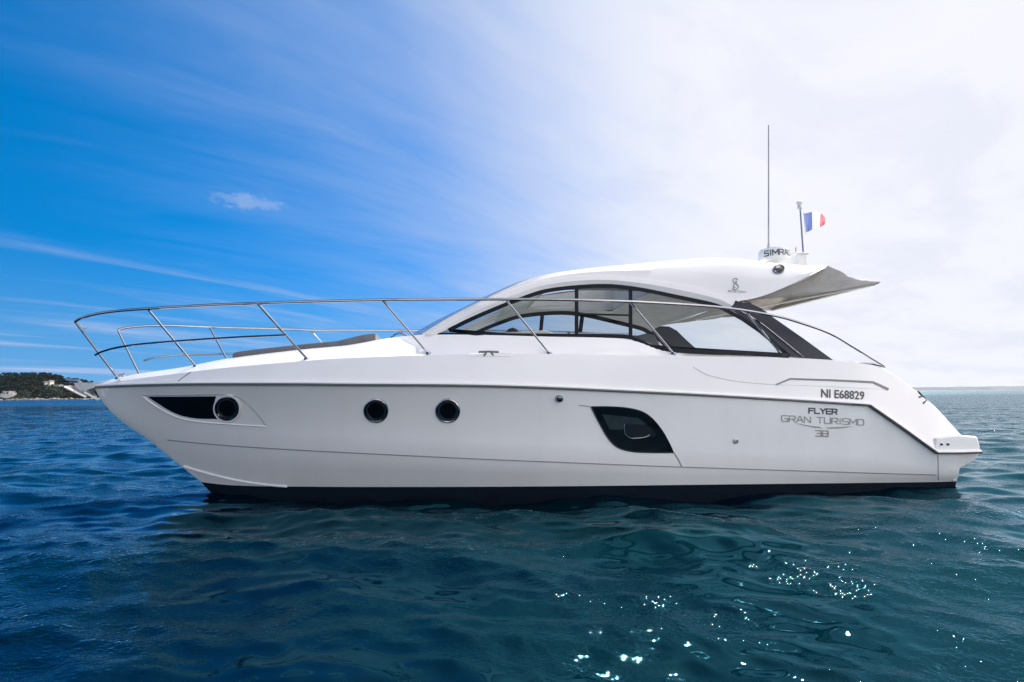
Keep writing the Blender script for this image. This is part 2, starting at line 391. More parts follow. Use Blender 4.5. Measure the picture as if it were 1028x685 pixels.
CR = [(94, 388), (130, 386.3), (180, 385), (230, 384.7), (300, 384.8), (350, 385.3), (467, 386.2), (551, 388.6), (630, 392.2), (700, 395.6), (790, 400.8), (835, 403.6), (872, 406.2), (905, 429), (925, 443.5), (940, 454), (962, 454)]
CK = [(147, 440), (168, 441.8), (200, 445), (240, 448.3), (300, 452), (350, 454.6), (467, 460.3), (551, 463.8), (630, 467), (700, 469.5), (790, 472.4), (835, 473.8), (872, 475), (905, 476), (925, 476.5), (940, 477), (962.5, 477.3)]
CB = [(201.5, 484), (214, 485.6), (232, 487.2), (262, 488.3), (310, 488.7), (355, 489), (467, 488.9), (551, 488.4), (630, 487.6), (700, 486.8), (790, 485.8), (835, 485.3), (872, 484.9), (905, 484.5), (925, 484.2), (940, 484), (960.5, 483.5)]
CN = [(94.3, 387.3), (131, 383.6), (180, 380.6), (230, 377.4), (300, 373.6), (350, 371.6), (467, 370.7), (551, 371), (630, 372.2), (700, 374), (790, 378), (835, 382), (872, 387), (900, 402), (921, 417), (942, 432), (963, 446)]
CE = [(95, 386.6), (133, 381), (180, 375), (230, 369), (300, 363), (350, 359.6), (467, 355.7), (551, 355.4), (630, 356.8), (700, 357.8), (790, 359.6), (835, 361.6), (873, 366.5), (894, 375), (912, 388), (936, 407), (964, 437)]
CW = [(96, 386), (131, 377.4), (180, 369.6), (230, 359.8), (300, 351.2), (350, 346.4), (423, 336.3), (551, 337.4), (634, 340), (680, 352.8), (790, 357.2), (835, 360.6), (873.5, 365.8), (894.5, 374.4), (912.5, 387.4), (936.5, 406.4), (964.5, 436.5)]
K = 8
pxR, pxK, pxB = crom(CR, K, (12, 15)), crom(CK, K), crom(CB, K)
pxN, pxE, pxW = crom(CN, K), crom(CE, K), crom(CW, K)
rowR = [solve(*p, bR) for p in pxR]; rowK = [solve(*p, bK) for p in pxK]; rowB = [solve(*p, bB) for p in pxB]
rowN = [solve(*p, bN) for p in pxN]; rowE = [solve(*p, bE) for p in pxE]; rowW = [solve(*p, yW) for p in pxW]
nC = len(rowR)
def stemfix(row): row[0] = (row[0][0], 0.0, row[0][2])
for r_ in (rowR, rowK, rowB, rowN, rowE, rowW): stemfix(r_)
ms = at(112, 414, 0.0); mid0 = [(rowR[0][i] + rowK[0][i]) / 2 for i in range(3)]
rowsRK = []
for fr in (0.25, 0.5, 0.75):
    rw = []
    for i in range(nC):
        a, b_ = np.array(rowR[i]), np.array(rowK[i]); q = a * (1 - fr) + b_ * fr
        fade = max(0, 1 - i / 40.0) ** 2; hump = 4 * fr * (1 - fr)
        q += hump * fade * np.array([ms[0] - mid0[0], 0, ms[2] - mid0[2]])
        q[1] -= 0.05 * hump * sstep(i, 0, 12) * (1 - sstep(i, 40, 80))
        rw.append(tuple(q))
    stemfix(rw); rowsRK.append(rw)
rowU = []; rowKeel = []
for i, (x, y, z) in enumerate(rowB):
    s_ = i / (nC - 1)
    rowU.append((x - 0.55 * (1 - s_) ** 2, y * 0.86, -0.40)); rowKeel.append((x - 0.8 * (1 - s_) ** 2, 0.0, -0.62))
stemfix(rowU)
hb = MB(); hb.grid([rowR] + rowsRK + [rowK]); hb.grid([rowK, [tuple(0.5 * (np.array(a) + np.array(b_))) for a, b_ in zip(rowK, rowB)], rowB])
hb_port = MB(); hb_port.v = list(hb.v); hb_port.f = list(hb.f); hb_port.mi = list(hb.mi); HULL = hb_port.bvh()
hb.mirror()
tr_ = [rowR[-1]] + [r_[-1] for r_ in rowsRK] + [rowK[-1], rowB[-1]]
hb.add(tr_ + [(x, -y, z) for x, y, z in reversed(tr_)], [tuple(range(2 * len(tr_)))])
hull = hb.build('hull', MT['hullgel'], yacht)
ub = MB(); ub.grid([rowB, rowU, rowKeel]); ub.mirror()
tu = [rowB[-1], rowU[-1], rowKeel[-1]]; ub.add(tu + [(x, -y, z) for x, y, z in reversed(tu[:2])], [tuple(range(5))])
ub.build('boot_stripe', MT['boot'], hull)

# deck moulding above the rub rail
db = MB(); db.grid([rowR, rowN]); db.grid([rowN, rowE])
rowE2 = []; rowW2 = []; rowF = []; rowC = []
for i in range(nC):
    e, w_ = np.array(rowE[i]), np.array(rowW[i]); x = e[0]
    cab = 1 - sstep(x, 6.4, 7.4)                        # 1 where the cabin side rises
    bow = e + (w_ - e) * 0.5 + np.array([0, 0, 0.16 * (w_[2] - e[2])])
    side = np.array([e[0], max(e[1] - 0.20, w_[1] + 0.02), e[2] + 0.006])
    stern = sstep(i, 11.2 * K, 12.3 * K)
    side = side * (1 - stern) + (e * 0.5 + w_ * 0.5) * stern
    rowE2.append(tuple(bow * (1 - cab) + side * cab))
    xw = w_[0]; cab2 = 1 - sstep(xw, 6.5, 7.0)
    drop = 0.62 * cab2 * (1 - stern) + 0.03 * stern
    rowW2.append((xw, w_[1] * (0.9 if cab2 > 0.5 else 0.75), w_[2] + 0.015 * (1 - cab2)))
    rowF.append((xw, w_[1] * (0.86 if cab2 > 0.5 else 0.4), w_[2] + 0.02 * (1 - cab2) - drop))
    rowC.append((xw, 0.0, w_[2] + 0.022 * (1 - cab2) - drop))
for r_ in (rowE2, rowW2, rowF): stemfix(r_)
db.grid([rowE, rowE2, rowW])
db_p = MB(); db_p.v = list(db.v); db_p.f = list(db.f); DECK = db_p.bvh()
db.grid([rowW, rowW2, rowF, rowC]); db.mirror()
en = [rowR[-1], rowN[-1], rowE[-1], rowW[-1], rowC[-1]]
db.add(en + [(x, -y, z) for x, y, z in reversed(en[:-1])], [tuple(range(2 * len(en) - 1))])
deck = db.build('deck', MT['gel'], yacht, angle=28)

# swim platform
pf = [(938, 454.6), (985, 453.2), (984.5, 449), (981.5, 438.2), (962, 436.8), (940, 440)]
pl_ = [(956, 455), (984.5, 454.2), (979, 463), (969, 468.2), (964.2, 471), (962.7, 478), (960.5, 484), (956, 484)]
b = MB(); ring = [at(*p, 1.72) for p in pf]; b.slab(ring, [(x, -y, z) for x, y, z in ring])
plat = b.build('swim_platform', MT['gel'], yacht, bevel=0.02)
b = MB(); ring = [solve(*p, lambda x, z: 1.585 + max(0, min(1, (z - 0.15) / 0.35)) * 0.11) for p in pl_]; b.slab(ring, [(x, -y, z) for x, y, z in ring])
b.build('platform_support', MT['hullgel'], plat, bevel=0.02)
for p in ((945, 446.3), (951.5, 446.2)):
    b = MB(); c_ = Vector(at(*p, 1.722)); b.tube([c_, c_ + Vector((0, 0.012, 0))], 0.014, 10); b.build('platform_fitting', MT['black'], plat)

# rub rail
def offs(row, dy, dz=0.0): return [(x, y + dy, z + dz) for x, y, z in row]
b = MB(); q = [tuple(p) for p in rowR]
q = q + [(at(985.5, 453.6, 1.74)[0], q[-1][1], at(985.5, 453.6, 1.74)[2])]
def rail_sec(q, secs):
    """sweep a closed section (outward, up) along the rub line"""
    rows = []
    for i, p in enumerate(q):
        a = Vector(q[max(i - 1, 0)]); c_ = Vector(q[min(i + 1, len(q) - 1)]); t = (c_ - a); t.normalize()
        out = Vector((t.y, -t.x, 0)); out = out if out.y > 0 else -out
        if out.length < 1e-4: out = Vector((0, 1, 0))
        out.normalize(); upv = t.cross(out); upv = upv if upv.z > 0 else -upv
        rows.append([Vector(p) + out * o_ + upv * u_ for o_, u_ in secs])
    return rows
b.grid(rail_sec(q, [(-0.01, 0.026), (0.018, 0.024), (0.028, 0.014), (0.030, 0.0), (-0.01, 0.0)]), close_v=True); b.mirror()
rub = b.build('rub_rail', MT['gel'], yacht)
b = MB(); b.grid(rail_sec(q, [(-0.01, -0.001), (0.024, -0.001), (0.026, -0.012), (0.016, -0.026), (-0.01, -0.026)]), close_v=True); b.mirror()
b.build('rubber_insert', MT['greyline'], rub)
b = MB(); b.grid(rail_sec(q[12 * K - 4:], [(0.02, -0.004), (0.034, -0.004), (0.034, -0.022), (0.02, -0.022)]), close_v=True)
b.build('rub_strip', MT['black'], rub)

# styling line at the knuckle, seams, spray rail: thin strips laid on the hull
def strip(px, wid, bvh, off, name, material, parent, mirror=False, k=6, corners=()):
    """a band wid pixels tall following a pixel path on a surface"""
    pts = crom(px, k, corners); up = []; dn = []; u2 = []; d2 = []
    for i, p in enumerate(pts):
        t = pts[min(i + 1, len(pts) - 1)] - pts[max(i - 1, 0)]; t = t / np.linalg.norm(t); nrm = np.array([-t[1], t[0]])
        ww = wid[0] + (wid[1] - wid[0]) * i / (len(pts) - 1) if isinstance(wid, tuple) else wid
        a, c_ = p + nrm * ww / 2, p - nrm * ww / 2
        ha, hc = hit(*a, bvh, off), hit(*c_, bvh, off)
        if ha is None or hc is None: continue
        up.append(ha); dn.append(hc); u2.append(hit(*a, bvh, -0.004)); d2.append(hit(*c_, bvh, -0.004))
    b = MB(); b.grid([u2, up, dn, d2])
    if mirror: b.mirror()
    return b.build(name, material, parent)
strip([tuple(p) for p in np.array(CK[1:-1]) + np.array([0, 0.0])], 1.0, HULL, 0.003, 'styling_line', MT['seam'], hull)
strip([(581, 407.2), (586, 407.5), (592.5, 408.4)], 0.9, HULL, 0.003, 'styling_line', MT['seam'], hull)
strip([(676.5, 454.5), (680, 460), (684.5, 468.8)], 0.9, HULL, 0.003, 'styling_line', MT['greyline'], hull)
strip([(941.5, 456), (941.8, 468), (942, 482)], 0.6, HULL, 0.003, 'styling_line', MT['seam'], hull)
strip([(696, 368.5), (708, 375.5), (722, 379.5), (745, 383.6), (779, 386.4)], 0.5, DECK, 0.003, 'styling_line', MT['faint'], deck)
strip([(177, 384.3), (184, 379), (192, 373.6)], 0.6, DECK, 0.003, 'styling_line', MT['greyline'], deck)
b = MB(); b.tube([hitf(*p, HULL, 0.006, 0.4) for p in crom([(185, 468.2), (200, 472.6), (222, 478.6), (245, 483.4), (268, 486.6), (288, 488.2)], 5)], 0.014, 8); b.mirror()
b.build('spray_rail', MT['hullgel'], hull)

# side vent scoop near the stern
def plate(px, bvh, off, name, material, parent, k=5, corners=None, back=-0.02, smooth=True, sub=True):
    pts = crom(list(px) + [px[0]], k, corners if corners is not None else range(len(px) + 1))[:-1]
    # fill the outline with a fan of rings so that it follows the surface
    c_ = np.mean(pts, 0); rings = []
    for s_ in (1.0, 0.66, 0.33): rings.append([hitf(*(c_ + (p - c_) * s_), bvh, off, 1.7) for p in pts])
    b = MB(); b.grid(rings, close_v=True)
    ctr = hitf(*c_, bvh, off, 1.7); n = len(pts)
    b.add(rings[-1] + [ctr], [(i, (i + 1) % n, n) for i in range(n)])
    b.grid([rings[0], [hitf(*p, bvh, back, 1.7) for p in pts]], close_v=True)
    return b.build(name, material, parent)
vent = plate([(779.5, 386.3), (793, 380.6), (876, 384.3), (891, 391), (860, 389.6), (820, 387.6)], DECK, 0.004, 'side_vent', MT['gel'], yacht)
strip([(779.5, 386.2), (793, 380.6), (835, 382.0), (876, 384.0), (891.5, 391)], (1.3, 2.2), DECK, 0.010, 'vent_edge_shade', MT['greyline'], vent, corners=(1, 3))  # dark strip stands for the shadow along the top edge of the recess

# hull windows ---------------------------------------------------------------
def disc_ring(cx, cy, rx, ry, bvh, off, n=36): return [hitf(cx + rx * math.cos(a), cy + ry * math.sin(a), bvh, off, 1.7) for a in [2 * math.pi * i / n for i in range(n)]]
def porthole(cx, cy, r, bvh=None):
    e = empty('porthole', yacht)
    c_ = hitf(cx, cy, HULL, 0, 1.7)
    b = MB(); b.grid([disc_ring(cx, cy, r, r, HULL, -0.01), disc_ring(cx, cy, r, r, HULL, 0.010), disc_ring(cx, cy, r * 0.92, r * 0.92, HULL, 0.018), disc_ring(cx, cy, r * 0.82, r * 0.82, HULL, 0.014), disc_ring(cx, cy, r * 0.80, r * 0.80, HULL, 0.003)], close_v=True)
    b.build('rim', MT['steel'], e)
    b = MB(); b.grid([disc_ring(cx, cy, r * 0.80, r * 0.80, HULL, 0.010), disc_ring(cx, cy, r * 0.70, r * 0.70, HULL, 0.013), disc_ring(cx, cy, r * 0.66, r * 0.66, HULL, 0.003)], close_v=True)
    b.build('gasket', MT['black'], e)
    rg = disc_ring(cx, cy, r * 0.82, r * 0.82, HULL, 0.004)
    b = MB(); b.add(rg + [hitf(cx, cy, HULL, 0.004, 1.7)], [(i, (i + 1) % 36, 36) for i in range(36)]); b.build('glass', MT['darkglass'], e)
    return e
porthole(377.6, 412.2, 12.4); porthole(449.6, 412.4, 12.4)
bow_win = plate([(148.5, 398.4), (217, 398.0), (215.5, 404), (216, 412), (219.5, 420.6), (200, 420.3), (183, 417.5), (170, 412), (158, 404.6)], HULL, 0.004, 'bow_window', MT['darkglass'], yacht, k=4, corners=(0, 1, 4, 9))
def lip(px, r, name, material, parent, bvh, k=6, corners=(), off=0.002):
    b = MB(); b.tube([hitf(*p, bvh, off, 1.6) for p in crom(px, k, corners)], r, 6); return b.build(name, material, parent)
lip([(143.5, 397.3), (180, 396.8), (228, 396.2), (240, 399.5), (252, 408.5), (260.5, 418), (267.5, 428)], 0.006, 'window_lip', MT['seam'], bow_win, HULL, corners=(2,))
lip([(143.5, 397.6), (152, 404.5), (164, 412), (180, 419.5), (200, 423.5), (232, 426), (267.5, 428.3)], 0.010, 'window_lip', MT['gel'], bow_win, HULL)
porthole(228.4, 410.0, 12.6)
bow_ring = MB(); bow_ring.grid([disc_ring(228.4, 410, 14.0, 14.2, HULL, -0.01), disc_ring(228.4, 410, 13.8, 14.0, HULL, 0.012), disc_ring(228.4, 410, 12.4, 12.4, HULL, 0.014), disc_ring(228.4, 410, 12.2, 12.2, HULL, 0.0)], close_v=True)
bow_ring.build('port_surround', MT['gel'], bow_win)
hw = plate([(593.5, 408.6), (612, 408.6), (629, 409.8), (643, 413), (653, 419), (662, 429), (669, 440), (676.2, 454.4), (650, 454.2), (633, 453), (620, 449), (611, 440.5), (602, 425.5)], HULL, 0.005, 'hull_window', MT['darkglass'], yacht, k=4, corners=(0, 7, 13))
lip([(593.5, 408.6), (612, 408.6), (629, 409.8), (643, 413), (653, 419), (662, 429), (669, 440), (676.2, 454.4), (650, 454.2), (633, 453), (620, 449), (611, 440.5), (602, 425.5), (593.5, 408.6)], 0.008, 'window_frame', MT['frame'], hw, HULL, 4, (0, 7, 13), 0.004)
plate([(604.5, 416), (640, 419.5), (650, 426.5), (628, 426.2), (626, 431.5), (612, 431.5)], HULL, 0.0065, 'inner_pane', mat('pane_tint', (0.02, 0.026, 0.033), 0.12, vary=0.4, vscale=4), hw, back=0.002)
op = plate([(626.5, 427), (631, 425.6), (650, 427.5), (656, 433), (657, 438), (640, 439.8), (630, 438), (626.5, 434)], HULL, 0.008, 'opening_port', MT['frame'], hw, k=4, corners=(), back=0.002)
lip([(627, 425.8), (626.2, 430), (627, 435), (630.5, 438.8), (634, 440)], 0.006, 'port_trim', MT['steel'], hw, HULL, off=0.012)
lip([(634, 440), (641, 439.6), (647, 438.8), (651.5, 436.4)], 0.010, 'port_trim', MT['steel'], hw, HULL, off=0.012)
# small hull fittings
c_ = hit(561.5, 400.3, HULL, 0.0)
b = MB(); b.grid([disc_ring(561.5, 400.3, r_, r_ * 0.85, HULL, o_, 20) for r_, o_ in ((4.2, -0.01), (4.2, 0.012), (3.2, 0.03), (1.5, 0.035), (0.2, 0.035))], close_v=True); b.build('through_hull_fitting', MT['steel'], hull)
b = MB(); b.grid([disc_ring(738.5, 442.8, r_, r_, HULL, o_, 20) for r_, o_ in ((2.6, -0.01), (2.6, 0.012), (1.6, 0.014), (1.4, 0.002), (0.1, 0.002))], close_v=True); b.build('drain_fitting', MT['dullsteel'], hull)

# lettering ------------------------------------------------------------------
def text_mesh(s, bold=0.0):
    cu = bpy.data.curves.new('text', 'FONT'); cu.body = s; cu.size = 1; cu.resolution_u = 3; cu.offset = bold
    o = bpy.data.objects.new('text', cu); COL.objects.link(o)
    dg = bpy.context.evaluated_depsgraph_get(); me = bpy.data.meshes.new_from_object(o.evaluated_get(dg))
    bm = bmesh.new(); bm.from_mesh(me); bmesh.ops.remove_doubles(bm, verts=bm.verts, dist=1e-4); bm.verts.index_update(); bm.verts.ensure_lookup_table()
    v = np.array([x.co[:] for x in bm.verts]); f = [tuple(q.index for q in p.verts) for p in bm.faces]; bm.free()
    bpy.data.objects.remove(o); bpy.data.curves.remove(cu); bpy.data.meshes.remove(me)
    return v, f
def lettering(s, quad, bvh, material, parent, name, bold=0.0, off=0.004):
    """quad: photo corners tl, tr, br, bl of the cap-height box"""
    v, f = text_mesh(s, bold); lo, hi = v.min(0), v.max(0)
    tl, tr2, br, bl = [np.array(q, float) for q in quad]; out = []
    for p in v:
        a = (p[0] - lo[0]) / (hi[0] - lo[0]); c_ = (p[1] - lo[1]) / (hi[1] - lo[1])
        q = (bl * (1 - a) + br * a) * (1 - c_) + (tl * (1 - a) + tr2 * a) * c_
        out.append(hitf(*q, bvh, off, 1.7))
    b = MB(); b.add(out, f); return b.build(name, material, parent, smooth=False)
lettering('NI E68829', [(824.2, 390.4), (867.6, 393.0), (867.6, 401.8), (824.2, 399.4)], DECK, MT['letter'], deck, 'registration_number', 0.022)
plate([(798, 424.8), (812, 427.2), (822, 428.4), (826, 430.2), (818, 429.4), (808, 427.6)], HULL, 0.004, 'name_flourish', MT['silver'], hull, k=2, back=0)
plate([(829, 429.2), (845, 428.6), (857, 427.8), (846, 430.0), (832, 430.6)], HULL, 0.004, 'name_flourish', MT['silver'], hull, k=2, back=0)

# wide square lettering drawn in strokes on a unit cell
GL = dict(F=[[(0, 0), (0, 1), (1, 1)], [(0, .52), (.85, .52)]], L=[[(0, 1), (0, 0), (1, 0)]], Y=[[(0, 1), (.5, .5), (1, 1)], [(.5, .5), (.5, 0)]],
    E=[[(1, 1), (0, 1), (0, 0), (1, 0)], [(0, .5), (.88, .5)]], R=[[(0, 0), (0, 1), (.85, 1), (1, .88), (1, .6), (.85, .46), (0, .46)], [(.55, .46), (1, 0)]],
    G=[[(1, 1), (.12, 1), (0, .85), (0, .15), (.12, 0), (1, 0), (1, .48), (.5, .48)]], A=[[(0, 0), (.42, 1), (.58, 1), (1, 0)], [(.2, .34), (.8, .34)]],
    N=[[(0, 0), (0, 1), (1, 0), (1, 1)]], T=[[(0, 1), (1, 1)], [(.5, 1), (.5, 0)]], U=[[(0, 1), (0, .15), (.12, 0), (.88, 0), (1, .15), (1, 1)]],
    I=[[(.5, 0), (.5, .72)], [(.5, .9), (.5, 1)]], S=[[(1, 1), (.1, 1), (0, .9), (0, .6), (.1, .52), (.9, .48), (1, .4), (1, .1), (.9, 0), (0, 0)]],
    M=[[(0, 0), (0, 1), (.5, .3), (1, 1), (1, 0)]], O=[[(.12, 0), (0, .15), (0, .85), (.12, 1), (.88, 1), (1, .85), (1, .15), (.88, 0), (.12, 0)]],
    **{'3': [[(0, 1), (.88, 1), (1, .88), (1, .62), (.88, .52), (.25, .52)], [(.88, .52), (1, .4), (1, .12), (.88, 0), (0, 0)]],
       '8': [[(.12, .5), (0, .62), (0, .9), (.12, 1), (.88, 1), (1, .9), (1, .62), (.88, .5), (.12, .5), (0, .4), (0, .12), (.12, 0), (.88, 0), (1, .12), (1, .4), (.88, .5)]]})
def stroke_lettering(s, quad, widths, gap, wpx, bvh, material, parent, name, off=0.003):
    tl, tr2, br, bl = [np.array(q, float) for q in quad]
    tot = sum(widths.get(c, 1.0) for c in s) + gap * (len(s) - 1); pos = 0.0; b = MB()
    for c in s:
        cw = widths.get(c, 1.0)
        for path in GL.get(c, []):
            P_ = []
            for x, y in path:
                a = (pos + x * cw) / tot; P_.append((bl * (1 - a) + br * a) * (1 - y) + (tl * (1 - a) + tr2 * a) * y)
            n = len(P_)
            for k_ in range(n - 1):                    # each stroke a short flat bar with mitred ends
                d = P_[k_ + 1] - P_[k_]; d /= np.linalg.norm(d) + 1e-9; nn_ = np.array([-d[1], d[0]]) * wpx / 2; e0 = d * wpx * 0.45
                lift_ = off + 0.0006 * (k_ % 3)
                q = [P_[k_] - e0 + nn_, P_[k_ + 1] + e0 + nn_, P_[k_ + 1] + e0 - nn_, P_[k_] - e0 - nn_]
                b.add([hitf(*p, bvh, lift_, 1.7) for p in q], [(0, 1, 2, 3)])
        pos += cw + gap
    return b.build(name, material, parent, smooth=False)
stroke_lettering('FLYER', [(812, 410), (840, 411), (840, 415.9), (812, 414.9)], {}, 0.28, 1.25, HULL, MT['letter'], hull, 'name_lettering')
stroke_lettering('GRAN', [(784.6, 417.2), (813.6, 418.7), (813.6, 424.4), (784.6, 423.0)], {}, 0.24, 0.95, HULL, MT['silver'], hull, 'name_lettering')
stroke_lettering('TURISMO', [(820.2, 419.0), (867, 421.4), (867, 427.0), (820.2, 424.7)], {' ': 0.55, 'I': 0.3, 'M': 1.1}, 0.24, 0.95, HULL, MT['silver'], hull, 'name_lettering')
stroke_lettering('38', [(818.8, 432.4), (831.2, 432.8), (831.2, 438.4), (818.8, 438.0)], {}, 0.22, 1.2, HULL, MT['silver'], hull, 'name_lettering')

# superstructure ---------------------------------------------------------------
ZS = 2.0
yS = lambda x, z: yW(x) - 0.20 * max(z - ZS, -0.2)
yT = lambda x, z: yS(x, z) - 0.20
cQ = [(424.6, 335.95), (455, 317.7), (486.2, 302.1), (511.8, 290.0), (541.5, 279.2), (587, 272.6), (640, 269.3), (688, 267.9), (730, 268.2), (772, 270.6), (796, 273.2), (813, 271.4), (829.7, 267.7)]
cI = [(438.5, 336.2), (470, 320.4), (500, 307.4), (522, 299), (551.6, 290), (600, 285.6), (637, 288.2), (680, 296.6), (716.7, 304.6), (731, 311)]
cA = [(428, 336.2), (459, 318), (490, 302.3), (513, 292.6), (545, 282.6), (592, 277.2), (638, 279.6), (682, 286), (718, 295), (738, 303.2)]
cM = [(426, 336.0), (456, 317.8), (487.5, 302.2), (512, 290.8), (542.5, 280.6), (588, 273.6), (640, 271.5), (686, 272), (724, 277), (757, 283)]
cT = [(424, 335.9), (454.3, 317.6), (485.5, 302), (511, 289.4), (540, 278), (583.5, 270.4), (640, 264.9), (690, 260.6), (730, 259.5), (775, 263.8)]
# tail of the roof, aft of the arch: lower edge climbs to the awning corner
cA += [(766, 297.2), (800, 283), (829.5, 268.2)]; cM += [(783, 280), (808, 275), (829.6, 267.8)]; cT += [(796, 265.6), (814, 266.6), (829.8, 267.3)]
KK = 8
fI = crom(cI, KK); fA = crom(cA, KK, (9,)); fM = crom(cM, KK); fQ = crom(cQ, KK); fT = crom(cT, KK)
rI = [solve(*p, lambda x, z: yS(x, z) + 0.002) for p in fI]; rA = [solve(*p, lambda x, z: yS(x, z) + 0.03) for p in fA]
rM = [solve(*p, lambda x, z: yS(x, z) + 0.0) for p in fM]; rQ = [solve(*p, lambda x, z: yS(x, z) - 0.03) for p in fQ]; rT = [solve(*p, lambda x, z, i=i: yS(x, z) - 0.05 - 0.15 * sstep(i, 3 * KK, 5.5 * KK)) for i, p in enumerate(fT)]
nI = len(rI); nA = len(rA)
tb = MB(); tb.grid([rI, [tuple(0.5 * (np.array(a) + np.array(c_)) + np.array([0, 0.02, 0])) for a, c_ in zip(rI, rA[:nI])], rA[:nI]])
tb.grid([rA, [tuple(np.array(a) + np.array([0, -0.035, 0.012])) for a in rA], rM, rQ])
tb.grid([rQ, [tuple(0.5 * (np.array(a) + np.array(c_)) + np.array([0, 0.018, 0.012])) for a, c_ in zip(rQ, rT)], rT])
ROOFB = MB(); ROOFB.v = list(tb.v); ROOFB.f = list(tb.f); ROOF = ROOFB.bvh()
# top skin, with the opening of the sunroof; underside
HX0, HX1, HY = 3.6, 5.05, 0.80
def top_row(y_frac, rise): return [(x + 0.20 * (1 - (y_frac) ** 2) * (1 if i < 4 * KK + 1 else max(0, 1 - (i - 4 * KK) / (2.0 * KK))), y * y_frac, z + rise * (1 - y_frac ** 2)) for i, (x, y, z) in enumerate(rT)]
fr_ = [1.0, 0.93, 0.72, 0.36, 0.0]
tops = [top_row(f_, 0.05) for f_ in fr_]
i0 = 4 * KK                                            # the roof starts here, ahead of it is the windscreen
def inhole(p): return HX0 < p[0] < HX1 and abs(p[1]) < HY + 0.02
for a in range(len(tops) - 1):
    for i in range(i0, nA - 1):
        quad = [tops[a][i], tops[a][i + 1], tops[a + 1][i + 1], tops[a + 1][i]]
        cx_ = sum(p[0] for p in quad) / 4; cy_ = sum(p[1] for p in quad) / 4
        if HX0 < cx_ < HX1 and cy_ < HY: continue
        tb.add(quad, [(0, 1, 2, 3)])
tb.mirror()
roof = tb.build('hardtop', MT['gel'], yacht, angle=30)
lb = MB()
def low(i):
    return rI[i] if i < nI else rA[i]
unders = []
for f_, r_ in ((0.985, 0.0), (0.93, 0.03), (0.70, 0.06), (0.35, 0.07), (0.0, 0.075)):
    unders.append([(low(i)[0], low(i)[1] * f_ if i < nI else low(i)[1] * f_ , (low(i)[2] if i < nI else low(i)[2] - 0.0) + r_) for i in range(nA)])
for a in range(len(unders) - 1):
    for i in range(2 * KK + 6, nA - 1):
        quad = [unders[a][i], unders[a][i + 1], unders[a + 1][i + 1], unders[a + 1][i]]
        cx_ = sum(p[0] for p in quad) / 4; cy_ = sum(p[1] for p in quad) / 4
        if HX0 < cx_ < HX1 and cy_ < HY: continue
        lb.add(quad, [(0, 1, 2, 3)])
lb.mirror()
# walls of the sunroof opening
zb_, zt_ = plane(600, 287, 1.1)[1], plane(600, 270.5, 1.0)[1]
for q in ([(HX0, -HY), (HX0, HY)], [(HX1, -HY), (HX1, HY)], [(HX0, HY), (HX1, HY)], [(HX0, -HY), (HX1, -HY)]):
    (xa, ya), (xc, yc) = q
    zt2 = lambda x: float(np.interp(x, [p[0] for p in reversed(rT)], [p[2] for p in reversed(rT)])) + 0.012
    lb.add([(xa, ya, zb_), (xc, yc, zb_), (xc, yc, zt2(xc)), (xa, ya, zt2(xa))], [(0, 1, 2, 3)])
lb.build('headliner', MT['liner'], roof, angle=30)

# windscreen between the two front arches
b = MB(); rows = []
for f_ in np.linspace(-1, 1, 17):
    rows.append([(x + (0.32 - 0.12 * i / i0) * (1 - f_ * f_), y * f_, z + 0.05 * i / i0 * (1 - f_ * f_) - (0.10 if i == 0 else 0)) for i, (x, y, z) in enumerate(rT[:i0 + 1])])
b.grid(rows); ws = b.build('windscreen', MT['screen'], yacht)
b = MB(); b.tube([at(394, 339.5, 0.35), at(395.5, 336.5, 0.33), at(401, 334.2, 0.3), at(408, 336.5, 0.25)], 0.010, 6); b.tube([at(393, 338, 0.36), at(394.5, 341, 0.36)], 0.022, 8)
b.build('windscreen_wiper', MT['black'], ws)

